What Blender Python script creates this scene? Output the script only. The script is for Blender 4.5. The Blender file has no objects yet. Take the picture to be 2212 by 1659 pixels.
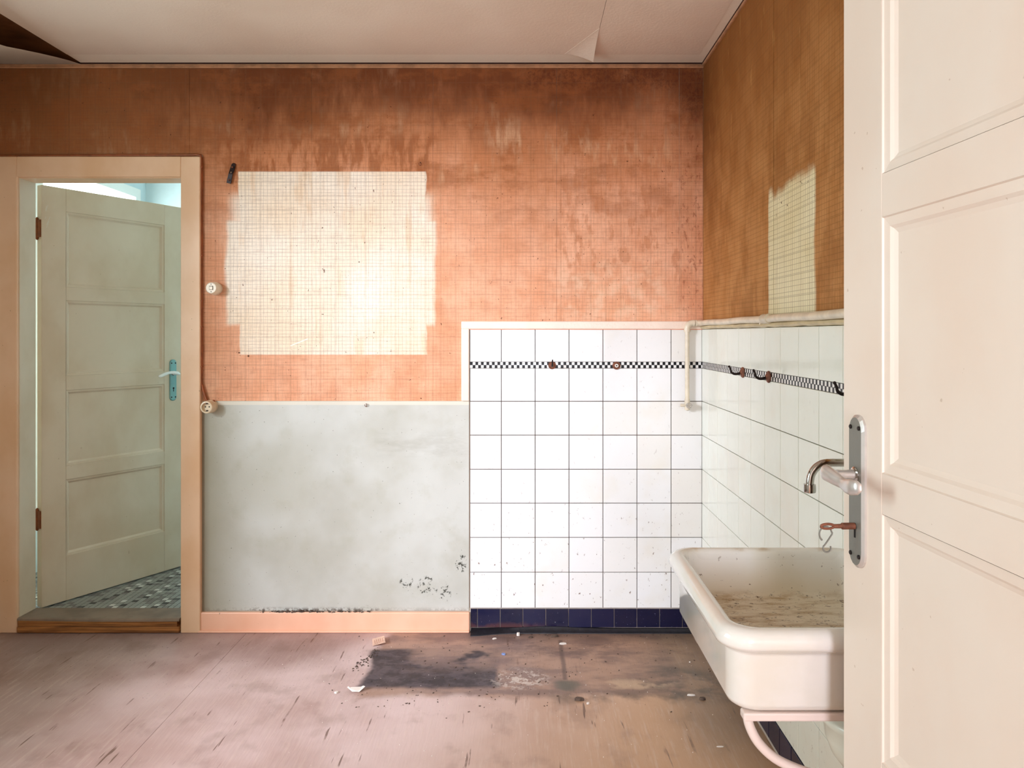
import bpy, bmesh, math, random
from mathutils import Vector, Matrix
random.seed(7)
C = bpy.context.scene.collection
S = bpy.context.scene
# ------------------------------------------------------------------ camera, world, lights, exposure
F = 1614.0; CD = 3.307; CZ = 1.311; VX = 1133.5; VY = 723.0
cam_d = bpy.data.cameras.new('camera'); cam = bpy.data.objects.new('camera', cam_d); C.objects.link(cam)
cam.location = (0, -CD, CZ); cam.rotation_euler = (math.pi/2, 0, 0)
cam_d.sensor_width = 36; cam_d.lens = F/2212*36
cam_d.shift_x = -(VX-1106)/2212; cam_d.shift_y = -(829.5-VY)/2212
cam_d.clip_start = 0.02
S.camera = cam
S.view_settings.view_transform = 'Standard'; S.view_settings.look = 'None'
S.view_settings.gamma = 1; S.view_settings.use_curve_mapping = False
S.view_settings.exposure = 0.0
W = bpy.data.worlds.new('sky'); S.world = W; W.use_nodes = True
W.node_tree.nodes['Background'].inputs[0].default_value = (0.86, 0.93, 1.0, 1)
W.node_tree.nodes['Background'].inputs[1].default_value = 1.2
S.cycles.max_bounces = 9; S.cycles.diffuse_bounces = 6

def area(name, loc, rot, sx, sy, power, col, spread=180):
    l = bpy.data.lights.new(name, 'AREA'); l.shape = 'RECTANGLE'; l.size = sx; l.size_y = sy
    l.energy = power; l.color = col; l.spread = math.radians(spread)
    o = bpy.data.objects.new(name, l); C.objects.link(o); o.location = loc; o.rotation_euler = rot
    return o
PI = math.pi
# daylight through the far window of the hall, straight behind the camera
area('hall_window_light', (0.10, -6.42, 1.35), (PI/2, 0, 0), 0.62, 1.5, 120, (0.86, 0.88, 1.0))
# open sky seen through the room's left window (garden side)
area('left_window_light', (-2.56, -2.1, 1.55), (0, -PI/2, 0), 1.30, 0.95, 42, (0.76, 0.97, 1.0))
# the brightest part of that sky, low and to the front, reaching the back wall and the floor
bright_sky = area('left_sky_light', (-4.4, -3.87, 2.45), (0, 0, 0), 0.8, 0.8, 440, (0.84, 0.86, 1.0))
bright_sky.rotation_euler = (Vector((-1.0, -0.4, 0.9))-Vector((-4.4, -3.87, 2.45))).to_track_quat('-Z', 'Y').to_euler()

# ------------------------------------------------------------------ helpers
def lin(c):
    out = []
    for v in c[:3]:
        v = v/255.0
        out.append(v/12.92 if v <= 0.04045 else ((v+0.055)/1.055)**2.4)
    return (out[0], out[1], out[2], 1.0)
def X(px, d=CD): return (px-VX)*d/F
def Z(py, d=CD): return CZ-(py-VY)*d/F
def FP(px, py, z=0.0):                    # point on the floor under a pixel
    d = F*(CZ-z)/(py-VY)
    return (X(px, d), d-CD, z)

class G:                                  # small node-expression builder
    def __init__(s, name, rough=0.6, spec=0.5, metal=0.0):
        s.m = bpy.data.materials.new(name); s.m.use_nodes = True
        s.t = s.m.node_tree; s.b = s.t.nodes['Principled BSDF']
        s.b.inputs['Roughness'].default_value = rough
        s.b.inputs['Specular IOR Level'].default_value = spec
        s.b.inputs['Metallic'].default_value = metal
        s._p = None
    def n(s, typ): return s.t.nodes.new(typ)
    def put(s, sock, v):
        if isinstance(v, bpy.types.NodeSocket): s.t.links.new(v, sock)
        elif sock.type == 'RGBA': sock.default_value = v if len(v) == 4 else lin(v)
        else: sock.default_value = v
    def f(s, op, a, b=None, c=None):
        n = s.n('ShaderNodeMath'); n.operation = op
        s.put(n.inputs[0], a)
        if b is not None: s.put(n.inputs[1], b)
        if c is not None: s.put(n.inputs[2], c)
        return n.outputs[0]
    def add(s, *a):
        r = a[0]
        for q in a[1:]: r = s.f('ADD', r, q)
        return r
    def mul(s, *a):
        r = a[0]
        for q in a[1:]: r = s.f('MULTIPLY', r, q)
        return r
    def sub(s, a, b): return s.f('SUBTRACT', a, b)
    def mx(s, a, b): return s.f('MAXIMUM', a, b)
    def inv(s, a): return s.f('SUBTRACT', 1.0, a)
    def ss(s, v, lo, hi):                 # smoothstep, falls when lo > hi
        n = s.n('ShaderNodeMapRange'); n.interpolation_type = 'SMOOTHSTEP'
        if lo <= hi: a, b, c, d = lo, hi, 0.0, 1.0
        else: a, b, c, d = hi, lo, 1.0, 0.0
        s.put(n.inputs['Value'], v)
        n.inputs['From Min'].default_value = a; n.inputs['From Max'].default_value = b
        n.inputs['To Min'].default_value = c; n.inputs['To Max'].default_value = d
        return n.outputs['Result']
    def pos(s):
        if s._p is None:
            g = s.n('ShaderNodeNewGeometry'); x = s.n('ShaderNodeSeparateXYZ')
            s.t.links.new(g.outputs['Position'], x.inputs[0]); s._p = (x.outputs[0], x.outputs[1], x.outputs[2])
        return s._p
    def vec(s, x, y, z):
        n = s.n('ShaderNodeCombineXYZ'); s.put(n.inputs[0], x); s.put(n.inputs[1], y); s.put(n.inputs[2], z)
        return n.outputs[0]
    def noise(s, sx, sy, sz, detail=3, rough=0.55, off=0.0, dist=0.0):
        x, y, z = s.pos()
        n = s.n('ShaderNodeTexNoise'); n.inputs['Scale'].default_value = 1.0
        n.inputs['Detail'].default_value = detail; n.inputs['Roughness'].default_value = rough
        n.inputs['Distortion'].default_value = dist
        s.put(n.inputs['Vector'], s.vec(s.f('MULTIPLY_ADD', x, sx, off), s.f('MULTIPLY_ADD', y, sy, off*1.7), s.f('MULTIPLY_ADD', z, sz, off*0.6)))
        return n.outputs[0]
    def mix(s, f, a, b):
        n = s.n('ShaderNodeMix'); n.data_type = 'RGBA'; n.clamp_factor = True
        s.put(n.inputs[0], f); s.put(n.inputs[6], a); s.put(n.inputs[7], b)
        return n.outputs[2]
    def box(s, a, a0, a1, b, b0, b1, soft=0.01):
        return s.mul(s.ss(a, a0-soft, a0+soft), s.ss(a, a1+soft, a1-soft), s.ss(b, b0-soft, b0+soft), s.ss(b, b1+soft, b1-soft))
    def blob(s, a, ca, ra, b, cb, rb, lo=1.0, hi=0.0):
        u = s.f('DIVIDE', s.sub(a, ca), ra); v = s.f('DIVIDE', s.sub(b, cb), rb)
        r = s.add(s.mul(u, u), s.mul(v, v))
        return s.ss(r, lo, hi)
    def line(s, c, period, width, off=0.0):
        fr = s.f('FRACT', s.f('DIVIDE', s.add(c, 100.0+off), period))
        dd = s.mul(s.f('ABSOLUTE', s.sub(fr, 0.5)), period)
        return s.ss(dd, width/2+0.0006, max(width/2-0.0004, 0.0))
    def obj_rand(s):
        return s.n('ShaderNodeObjectInfo').outputs['Random']
    def done(s, col, rough=None, bump=None, strength=0.3, dist=0.002):
        s.put(s.b.inputs['Base Color'], col)
        if rough is not None: s.put(s.b.inputs['Roughness'], rough)
        if bump is not None:
            n = s.n('ShaderNodeBump'); n.inputs['Strength'].default_value = strength; n.inputs['Distance'].default_value = dist
            s.put(n.inputs['Height'], bump); s.t.links.new(n.outputs[0], s.b.inputs['Normal'])
        return s.m

def plain(name, col, rough=0.5, spec=0.5, metal=0.0, var=0.12, scale=9.0, bumpst=0.15, bumpscale=60.0, coat=0.0):
    g = G(name, rough, spec, metal)
    c = lin(col); dk = (c[0]*(1-var), c[1]*(1-var), c[2]*(1-var), 1)
    n1 = g.noise(scale, scale, scale, 4)
    g.b.inputs['Coat Weight'].default_value = coat
    return g.done(g.mix(g.ss(n1, 0.35, 0.7), c, dk), bump=g.noise(bumpscale, bumpscale, bumpscale, 3), strength=bumpst)

def tagp(o, label=None, cat=None, group=None, kind=None):
    if label: o['label'] = label
    if cat: o['category'] = cat
    if group: o['group'] = group
    if kind: o['kind'] = kind
    return o
def empty(name, loc=(0, 0, 0), rz=0.0, **k):
    o = bpy.data.objects.new(name, None); C.objects.link(o); o.location = loc; o.rotation_euler = (0, 0, rz)
    o.empty_display_size = 0.05
    return tagp(o, **k)
def put(name, bm, mat, parent=None, smooth=False, org=None, **k):
    """org: origin (world) of the parent root; vertices of bm are world coordinates"""
    if org is not None: bmesh.ops.translate(bm, verts=bm.verts, vec=-Vector(org))
    bmesh.ops.recalc_face_normals(bm, faces=bm.faces)
    me = bpy.data.meshes.new(name); bm.to_mesh(me); bm.free()
    for m in (mat if isinstance(mat, (list, tuple)) else [mat]): me.materials.append(m)
    if smooth:
        for p in me.polygons: p.use_smooth = True
        try: me.set_sharp_from_angle(angle=math.radians(smooth if smooth > 1 else 40))
        except Exception: pass
    o = bpy.data.objects.new(name, me); C.objects.link(o)
    if parent: o.parent = parent
    return tagp(o, **k)
def bx(bm, x0, x1, y0, y1, z0, z1, bev=0.0, seg=1):
    r = bmesh.ops.create_cube(bm, size=1.0)
    vs = r['verts']
    bmesh.ops.scale(bm, verts=vs, vec=(abs(x1-x0), abs(y1-y0), abs(z1-z0)))
    bmesh.ops.translate(bm, verts=vs, vec=((x0+x1)/2, (y0+y1)/2, (z0+z1)/2))
    if bev > 0:
        es = list({e for v in vs for e in v.link_edges})
        bmesh.ops.bevel(bm, geom=es, offset=bev, segments=seg, profile=0.5, affect='EDGES', clamp_overlap=True)
    return bm
def box(x0, x1, y0, y1, z0, z1, bev=0.0, seg=1): return bx(bmesh.new(), x0, x1, y0, y1, z0, z1, bev, seg)
def loops(bm, rings, close=True, cap0=True, cap1=True):
    vr = [[bm.verts.new(p) for p in r] for r in rings]
    n = len(vr[0])
    for a, b in zip(vr[:-1], vr[1:]):
        for i in range(n if close else n-1):
            j = (i+1) % n
            try: bm.faces.new((a[i], a[j], b[j], b[i]))
            except ValueError: pass
    if cap0: bm.faces.new(vr[0][::-1])
    if cap1: bm.faces.new(vr[-1])
    return bm
def sweep(bm, pts, rad, n=10, up=(0, 0, 1)):
    """tube along pts; rad = number, list, or list of (side, up) radii"""
    P = [Vector(p) for p in pts]; up = Vector(up); rings = []
    side = None
    for i, p in enumerate(P):
        t = (P[min(i+1, len(P)-1)]-P[max(i-1, 0)]).normalized()
        if side is None:
            side = t.cross(up)
            if side.length < 1e-3: side = t.cross(Vector((1, 0, 0)))
            side.normalize()
        else:
            side = (side - t*side.dot(t)).normalized()
        u = side.cross(t).normalized()
        r = rad[i] if isinstance(rad, (list, tuple)) else rad
        ra, rb = r if isinstance(r, (list, tuple)) else (r, r)
        rings.append([p+side*ra*math.cos(2*PI*k/n)+u*rb*math.sin(2*PI*k/n) for k in range(n)])
    return loops(bm, rings)
def smoothpts(pts, k=4):
    P = [Vector(p) for p in pts]; out = []
    for i in range(len(P)-1):
        a, b, c, d = P[max(i-1, 0)], P[i], P[i+1], P[min(i+2, len(P)-1)]
        for j in range(k):
            t = j/k
            out.append(0.5*((2*b)+(c-a)*t+(2*a-5*b+4*c-d)*t*t+(3*b-a-3*c+d)*t**3))
    out.append(P[-1]); return out
def lathe(bm, prof, cen, axis='y', n=24, ang0=0.0):
    """prof: (radius, offset along axis)"""
    rings = []
    for r, h in prof:
        ring = []
        for k in range(n):
            a = 2*PI*k/n+ang0; c, s_ = max(r, 1e-5)*math.cos(a), max(r, 1e-5)*math.sin(a)
            v = {'y': (c, h, s_), 'x': (h, c, s_), 'z': (c, s_, h)}[axis]
            ring.append((cen[0]+v[0], cen[1]+v[1], cen[2]+v[2]))
        rings.append(ring)
    return loops(bm, rings)
def rrect(x0, x1, y0, y1, r, z, n=6):
    r = min(r, (x1-x0)/2-1e-4, (y1-y0)/2-1e-4); out = []
    for cx, cy, a in ((x1-r, y1-r, 0), (x0+r, y1-r, PI/2), (x0+r, y0+r, PI), (x1-r, y0+r, 1.5*PI)):
        for k in range(n+1):
            t = a+PI/2*k/n; out.append((cx+r*math.cos(t), cy+r*math.sin(t), z))
    return out

# ------------------------------------------------------------------ materials
def wallpaper_back():
    g = G('wallpaper_back', 0.75, 0.25); x, y, z = g.pos()
    nb = g.noise(2.2, 2.2, 2.2, 3, off=3)                 # big
    nm = g.noise(9, 9, 7, 4, off=7)                       # medium
    nv = g.noise(24, 24, 7, 4, 0.6, off=11)               # vertical streaks
    nf = g.noise(70, 70, 60, 3, 0.6, off=2)
    xw = g.add(x, g.mul(g.sub(nm, 0.5), 0.035)); zw = g.add(z, g.mul(g.sub(nm, 0.5), 0.03))
    base = g.mix(g.ss(nm, 0.35, 0.7), (238, 180, 146), (228, 162, 124))
    base = g.mix(g.mul(g.ss(nb, 0.4, 0.65), 0.5), base, (204, 138, 98))
    # soot and grease: dark brown towards the ceiling
    zt = g.add(z, g.mul(g.sub(nb, 0.5), 0.5), g.mul(g.sub(nv, 0.5), 0.30))
    base = g.mix(g.mul(g.ss(zt, 1.72, 2.15), 0.8), base, (186, 116, 70))
    base = g.mix(g.mul(g.ss(zt, 2.08, 2.44), 0.95), base, (108, 54, 20))
    # darker towards the doorway on the left: weaker light painted into the paper
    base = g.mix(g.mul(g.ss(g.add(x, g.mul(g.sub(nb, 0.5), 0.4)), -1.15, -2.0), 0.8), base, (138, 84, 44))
    mt = g.mul(g.ss(g.noise(5, 5, 9, 6, 0.7, off=51), 0.46, 0.62), g.add(0.12, g.mul(g.ss(z, 1.7, 2.1), 0.45)))
    base = g.mix(mt, base, (150, 86, 44))
    # worn paler blotches under the soot
    w1 = g.mul(g.ss(nv, 0.44, 0.72), g.ss(g.noise(3.4, 3.4, 5, 3, off=21), 0.42, 0.66))
    band = g.mul(g.ss(z, 1.86, 2.02), g.ss(z, 2.38, 2.2))
    base = g.mix(g.mul(w1, g.add(0.35, g.mul(0.65, g.ss(x, -1.6, -1.2))), g.mx(g.mul(band, 0.6), 0.25)), base, (236, 190, 150))
    # brown scrubbed drips right of the centre
    rg = g.box(x, 0.12, 0.72, z, 1.52, 2.12, 0.10)
    base = g.mix(g.mul(g.ss(g.noise(30, 30, 13, 3, 0.6, off=31), 0.50, 0.64), rg, 0.55), base, (190, 122, 80))
    rg2 = g.box(x, 0.14, 0.62, z, 1.36, 1.62, 0.08)
    base = g.mix(g.mul(g.ss(g.noise(14, 14, 14, 4, off=33), 0.42, 0.66), rg2, 0.7), base, (240, 198, 166))
    # brown halo round the cleaner rectangle
    halo = g.mul(g.box(xw, X(470), X(945), z, Z(385), Z(290), 0.03), g.ss(nv, 0.42, 0.58))
    base = g.mix(g.mul(halo, 0.75), base, (150, 82, 38))
    # clean rectangle where a cabinet hung
    c1 = g.box(xw, X(517), X(921), z, Z(766), Z(371), 0.004)
    c2 = g.box(xw, X(489), X(941), zw, Z(702), Z(478), 0.012)
    c3 = g.box(xw, X(500), X(933), zw, Z(560), Z(420), 0.03)
    clean = g.mx(g.mx(c1, c2), g.mul(c3, 0.8))
    cc = g.mix(g.ss(nb, 0.35, 0.65), (246, 232, 214), (240, 218, 190))
    cc = g.mix(g.mul(g.ss(g.noise(16, 16, 2.5, 3, off=5), 0.55, 0.68), 0.35), cc, (222, 176, 126))
    col = g.mix(clean, base, cc)
    # mould speckle in the upper right corner
    sp = g.mul(g.ss(g.noise(85, 85, 70, 5, 0.75, off=41), 0.49, 0.56), g.mx(g.box(x, 0.70, 0.80, z, 2.28, 2.52, 0.10), g.mul(g.box(x, 0.0, 0.80, z, 2.40, 2.52, 0.03), 0.6)))
    col = g.mix(g.mul(sp, 0.8), col, (84, 36, 16))
    sp2 = g.mul(g.ss(g.noise(60, 60, 30, 4, 0.7, off=47), 0.54, 0.68), g.box(x, 0.68, 0.80, z, 1.4, 2.3, 0.04))
    col = g.mix(g.mul(sp2, 0.6), col, (140, 70, 44))
    # woven mottling
    wv = g.noise(240, 240, 20, 2, off=1); wh = g.noise(20, 20, 240, 2, off=9)
    col = g.mix(g.mul(g.ss(wv, 0.45, 0.75), 0.35), col, g.mix(0.45, col, (120, 60, 30)))
    col = g.mix(g.mul(g.ss(wh, 0.45, 0.75), 0.35), col, g.mix(0.45, col, (120, 60, 30)))
    # printed squares
    l1 = g.mx(g.line(x, 0.0166, 0.0014), g.line(z, 0.0156, 0.0014))
    l2 = g.mx(g.line(x, 0.0664, 0.0040, 0.004), g.line(z, 0.0624, 0.0034, 0.004))
    fade = g.add(0.34, g.mul(clean, 0.30), g.mul(g.ss(nf, 0.4, 0.6), 0.12), g.mul(g.ss(z, 2.0, 2.4), -0.12))
    col = g.mix(g.mul(l1, fade), col, g.mix(0.55, col, (92, 66, 44)))
    col = g.mix(g.mul(l2, 0.22), col, (120, 84, 60))
    # flecks and holes
    fl = g.ss(g.noise(85, 85, 60, 2, 0.5, off=61), 0.735, 0.76)
    col = g.mix(g.mul(fl, 0.8), col, (90, 48, 24))
    hole = g.mx(g.blob(x, X(537), 0.006, z, Z(769), 0.006), g.mx(g.blob(x, X(776), 0.004, z, Z(566), 0.004), g.blob(x, X(517), 0.007, z, Z(762), 0.004)))
    col = g.mix(hole, col, (70, 34, 14))
    # white scratch
    sc = g.mul(g.ss(g.f('ABSOLUTE', g.sub(g.sub(z, Z(740)), g.mul(g.sub(x, X(645)), 0.40))), 0.0028, 0.001), g.box(x, X(628), X(665), z, Z(755), Z(722), 0.002))
    col = g.mix(g.mul(sc, 0.9), col, (255, 246, 232))
    hgt = g.add(g.mul(nf, 0.5), g.mul(nv, 1.5), g.mul(g.noise(300, 300, 300, 1), 0.4))
    return g.done(col, bump=hgt, strength=0.35, dist=0.0025)

def wallpaper_right():
    g = G('wallpaper_right', 0.75, 0.25); x, y, z = g.pos()
    nb = g.noise(2.2, 2.2, 2.2, 3, off=13); nm = g.noise(9, 9, 7, 4, off=17); nv = g.noise(24, 24, 5, 4, 0.6, off=19)
    base = g.mix(g.ss(nm, 0.35, 0.7), (190, 134, 80), (174, 116, 62))
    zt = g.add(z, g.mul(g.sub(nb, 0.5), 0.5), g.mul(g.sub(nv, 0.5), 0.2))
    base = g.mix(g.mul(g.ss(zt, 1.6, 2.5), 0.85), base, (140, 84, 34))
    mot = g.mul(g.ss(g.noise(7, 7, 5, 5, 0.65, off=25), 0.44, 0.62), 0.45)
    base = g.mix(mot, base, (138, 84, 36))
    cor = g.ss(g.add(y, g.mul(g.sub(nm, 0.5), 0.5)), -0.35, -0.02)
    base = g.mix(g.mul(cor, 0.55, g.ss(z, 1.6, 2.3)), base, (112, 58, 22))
    w = g.mul(g.ss(nv, 0.60, 0.72), 0.30)
    base = g.mix(w, base, (222, 166, 100))
    yw = g.add(y, g.mul(g.sub(nm, 0.5), 0.03))
    top = g.add(1.752, g.mul(g.sub(nm, 0.5), 0.10))
    clean = g.mul(g.ss(yw, -0.885, -0.895) if False else g.ss(yw, -0.884, -0.898), g.ss(yw, -1.285, -1.262), g.ss(g.sub(z, top), 0.03, -0.01))
    cc = g.mix(g.ss(nb, 0.35, 0.65), (236, 226, 192), (226, 212, 170))
    col = g.mix(clean, base, cc)
    col = g.mix(g.mul(clean, g.ss(g.noise(60, 60, 60, 3, off=23), 0.66, 0.70), g.ss(z, 1.66, 1.70)), col, (70, 42, 20))
    wv = g.noise(240, 240, 14, 2, off=1)
    col = g.mix(g.mul(g.ss(wv, 0.45, 0.75), 0.30), col, g.mix(0.45, col, (96, 60, 26)))
    l1 = g.mx(g.line(y, 0.0166, 0.0016), g.line(z, 0.0156, 0.0016))
    l2 = g.mx(g.line(y, 0.0664, 0.0034, 0.004), g.line(z, 0.0624, 0.0026, 0.004))
    lo = g.add(0.45, g.mul(g.ss(z, 1.7, 2.4), -0.2))
    col = g.mix(g.mul(l1, lo), col, (110, 76, 36)); col = g.mix(g.mul(l2, 0.25), col, (96, 64, 28))
    return g.done(col, bump=g.add(nv, g.mul(g.noise(90, 90, 40, 3), 0.7)), strength=0.4, dist=0.003)

def dado_paint():
    g = G('dado_paint', 0.42, 0.4); x, y, z = g.pos()
    nb = g.noise(3, 3, 3, 3, off=2); nm = g.noise(11, 11, 11, 4, off=4)
    col = g.mix(g.ss(nb, 0.35, 0.7), (196, 196, 188), (180, 178, 166))
    col = g.mix(g.mul(g.ss(nm, 0.5, 0.75), 0.25), col, (164, 160, 138))
    # rubbed grey streak and darker smudges
    st = g.mul(g.box(x, X(815), X(1012), z, Z(985), Z(932), 0.03), g.ss(g.noise(14, 14, 40, 4, off=8), 0.35, 0.70))
    col = g.mix(g.mul(st, 0.3), col, (150, 146, 132))
    col = g.mix(g.mul(g.blob(x, X(600), 0.25, z, Z(1040), 0.22), 0.35), col, (158, 152, 128))
    col = g.mix(g.mul(g.ss(x, -1.15, -1.46), 0.65), col, (142, 134, 106))  # dirt at the left end, with the weaker light there painted in
    col = g.mix(g.mul(g.ss(x, -1.385, -1.43), 0.6), col, (112, 100, 78))  # shade beside the door casing painted into the colour
    nz = g.noise(60, 60, 60, 5, 0.75, off=14)
    pz = g.mx(g.mx(g.blob(x, X(925), 0.055, z, Z(1265), 0.05), g.blob(x, X(962), 0.03, z, Z(1282), 0.05)), g.mx(g.blob(x, X(998), 0.035, z, Z(1218), 0.05), g.blob(x, X(880), 0.04, z, Z(1258), 0.03)))
    col = g.mix(g.mul(g.ss(nz, 0.53, 0.58), g.ss(pz, 0.0, 0.4)), col, (66, 66, 56))
    col = g.mix(g.mul(g.ss(nz, 0.46, 0.55), g.ss(z, 0.112, 0.09), g.add(0.3, g.mul(g.box(x, X(545), X(815), z, 0.0, 1.0, 0.05), 0.6))), col, (84, 66, 54))
    fl = g.ss(g.noise(95, 95, 95, 2, off=6), 0.72, 0.75)
    col = g.mix(g.mul(fl, 0.7), col, (96, 92, 78))
    # painted line on top
    col = g.mix(g.mul(g.ss(z, Z(875.5), Z(873.5)), 0.8), col, (216, 208, 190))
    return g.done(col, bump=g.add(g.mul(nm, 2), g.noise(150, 150, 150, 2)), strength=0.25, dist=0.002)

def tile_glaze(name, col, dirt, rough=0.10):
    g = G(name, rough, 0.5); x, y, z = g.pos()
    r = g.obj_rand()
    c = lin(col); warm = lin((226, 219, 206))
    cc = g.mix(g.mul(g.ss(r, 0.5, 1.0), 0.4), c, warm)
    cc = g.mix(g.mul(g.ss(g.noise(6, 6, 6, 3, off=3), 0.5, 0.75), 0.35), cc, lin((226, 218, 202)))
    dm = g.ss(g.noise(70, 70, 45, 4, 0.7, off=5), 0.635, 0.69)
    area_ = g.add(0.25, g.mul(g.ss(z, 0.75, 0.2), 0.9))
    cc = g.mix(g.mul(dm, dirt, area_), cc, (128, 104, 92))
    return g.done(cc, rough=g.add(rough, g.mul(g.ss(g.noise(9, 9, 9, 2), 0.4, 0.7), 0.12)), bump=g.noise(9, 9, 9, 2), strength=0.10, dist=0.01)

def floor_lino():
    g = G('floor_lino', 0.42, 0.45); x, y, z = g.pos()
    nb = g.noise(1.8, 1.8, 1, 4, off=2); nm = g.noise(8, 6, 1, 4, off=4)
    ns = g.noise(85, 7, 1, 4, 0.6, off=6); nd = g.noise(70, 5, 1, 2, 0.5, off=9)
    col = g.mix(g.ss(nb, 0.35, 0.68), (214, 188, 184), (182, 150, 142))
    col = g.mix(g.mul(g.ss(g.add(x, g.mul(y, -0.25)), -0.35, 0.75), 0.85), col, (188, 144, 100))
    col = g.mix(g.mul(g.ss(x, -1.3, -1.9), 0.6), col, (128, 100, 84))  # left side outside the window light, its shade painted in
    col = g.mix(g.mul(g.ss(ns, 0.48, 0.78), 0.4), col, (214, 190, 176))
    col = g.mix(g.mul(g.ss(nm, 0.52, 0.7), 0.3), col, (130, 102, 88))
    col = g.mix(g.mul(g.ss(g.add(y, g.mul(g.sub(nb, 0.5), 0.8)), -0.55, -0.05), g.ss(x, -0.5, -0.8), 0.5), col, (118, 88, 80))  # shaded corner by the left doorway painted into the lino
    col = g.mix(g.mul(g.ss(nd, 0.67, 0.71), g.ss(nm, 0.42, 0.56), 0.75), col, (92, 60, 42))
    xw = g.add(x, g.mul(g.sub(nm, 0.5), 0.10)); yw = g.add(y, g.mul(g.sub(nm, 0.5), 0.10))
    # worn band along the back wall, dirt near the tiles
    back = g.box(xw, -0.60, 0.60, yw, -0.60, 0.02, 0.03)
    col = g.mix(g.mul(back, 0.8), col, g.mix(g.ss(g.noise(5, 12, 1, 4, off=12), 0.4, 0.62), (158, 122, 100), (108, 80, 70)))
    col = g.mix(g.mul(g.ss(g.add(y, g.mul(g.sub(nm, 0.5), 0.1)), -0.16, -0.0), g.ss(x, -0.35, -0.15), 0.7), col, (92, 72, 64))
    # dark bitumen patch
    pe = g.add(0.0, g.mul(g.sub(y, -0.35), -0.0))
    xp = g.add(xw, 0.0)
    pat = g.box(xp, -0.62, -0.10, g.add(y, g.mul(g.sub(nm, 0.5), 0.05)), -0.535, -0.19, 0.02)
    thin = g.mul(g.box(x, -0.46, -0.08, y, -0.36, -0.10, 0.07), g.ss(g.noise(7, 9, 1, 3, off=15), 0.35, 0.5))
    pat = g.mul(pat, g.sub(1.0, g.mul(thin, 0.75)))
    dk = g.mix(g.ss(g.noise(14, 22, 1, 5, 0.7, off=17), 0.42, 0.62), (44, 38, 44), (80, 70, 76))
    col = g.mix(g.mul(pat, 0.93), col, dk)
    # whitish residue rings
    res = g.mul(g.blob(x, -0.02, 0.14, y, -0.46, 0.11), g.ss(g.noise(45, 45, 1, 5, 0.7, off=19), 0.5, 0.57))
    col = g.mix(g.mul(res, 0.75), col, (208, 192, 180))
    # appliance outline and green-black smudges
    l1 = g.box(g.add(x, g.mul(g.sub(nm, 0.5), 0.012)), 0.145, 0.162, y, -0.47, -0.10, 0.006)
    col = g.mix(g.mul(l1, 0.7), col, (84, 60, 50))
    l2 = g.mul(g.box(x, 0.10, 0.74, g.add(yw, g.mul(x, 0.05)), -0.62, -0.555, 0.03), g.ss(nm, 0.35, 0.55))
    col = g.mix(g.mul(l2, 0.65), col, (92, 74, 56))
    gb = g.blob(xw, X(1222, 2.79), 0.07, yw, -0.515, 0.06)
    col = g.mix(g.mul(gb, 0.85), col, (82, 78, 64))
    dr = g.mul(g.ss(xw, 0.40, 0.66), g.ss(yw, -1.25, -0.75))
    col = g.mix(g.mul(dr, 0.6), col, (96, 82, 68))
    sm = g.mul(g.blob(xw, 0.60, 0.22, yw, -0.50, 0.20), g.ss(g.noise(6, 8, 1, 5, 0.65, off=29), 0.36, 0.58))
    col = g.mix(g.mul(sm, 0.8), col, (76, 66, 56))
    sm2 = g.mul(g.box(xw, -0.08, 0.70, yw, -0.30, -0.02, 0.08), g.ss(g.noise(5, 9, 1, 5, 0.7, off=35), 0.46, 0.64))
    col = g.mix(g.mul(sm2, 0.6), col, (96, 72, 64))
    pl = g.mul(g.blob(xw, 0.42, 0.20, yw, -0.50, 0.05), g.ss(g.noise(9, 9, 1, 3, off=22), 0.42, 0.55))
    col = g.mix(g.mul(pl, 0.7), col, (196, 164, 132))
    dsp = g.mul(g.ss(g.noise(120, 90, 1, 3, off=25), 0.66, 0.70), g.mul(g.ss(y, -0.9, -0.3), 0.8))
    col = g.mix(dsp, col, (70, 52, 44))
    wsp = g.ss(g.noise(150, 110, 1, 2, off=27), 0.74, 0.77)
    col = g.mix(g.mul(wsp, 0.6), col, (232, 220, 210))
    rough = g.add(0.34, g.mul(nm, 0.25), g.mul(pat, 0.15))
    return g.done(col, rough=rough, bump=g.add(g.mul(ns, 1.0), nm, g.mul(pat, 0.5)), strength=0.3, dist=0.003)

def sink_glaze():
    g = G('sink_glaze', 0.12, 0.5); x, y, z = g.pos()
    g.b.inputs['Coat Weight'].default_value = 0.4
    nm = g.noise(8, 8, 8, 4, off=3)
    col = g.mix(g.ss(nm, 0.4, 0.7), (232, 228, 222), (226, 221, 210))
    ins = g.box(x, 0.385, 0.755, y, -1.985, -1.53, 0.012)
    col = g.mix(g.mul(ins, g.ss(z, 0.80, 0.70), 0.55), col, (214, 192, 150))
    st = g.noise(12, 40, 40, 5, 0.7, off=7)
    low = g.mul(ins, g.ss(z, 0.712, 0.690))
    col = g.mix(g.mul(low, g.ss(st, 0.42, 0.66), 0.75), col, (166, 128, 76))
    col = g.mix(g.mul(low, g.ss(g.noise(70, 100, 100, 5, 0.75, off=11), 0.57, 0.64), 0.85), col, (84, 50, 22))
    sp = g.mul(ins, g.ss(z, 0.80, 0.78), g.ss(g.noise(90, 90, 90, 3, off=13), 0.68, 0.71))
    col = g.mix(g.mul(sp, 0.8), col, (96, 62, 34))
    ed = g.mul(g.ss(z, 0.792, 0.80), g.ss(g.noise(16, 16, 16, 4, off=15), 0.5, 0.7), g.ss(x, 0.37, 0.42), g.ss(y, -1.58, -1.54))
    col = g.mix(g.mul(ed, 0.6), col, (176, 140, 92))
    return g.done(col, rough=g.add(0.12, g.mul(ins, 0.25)))

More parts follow.
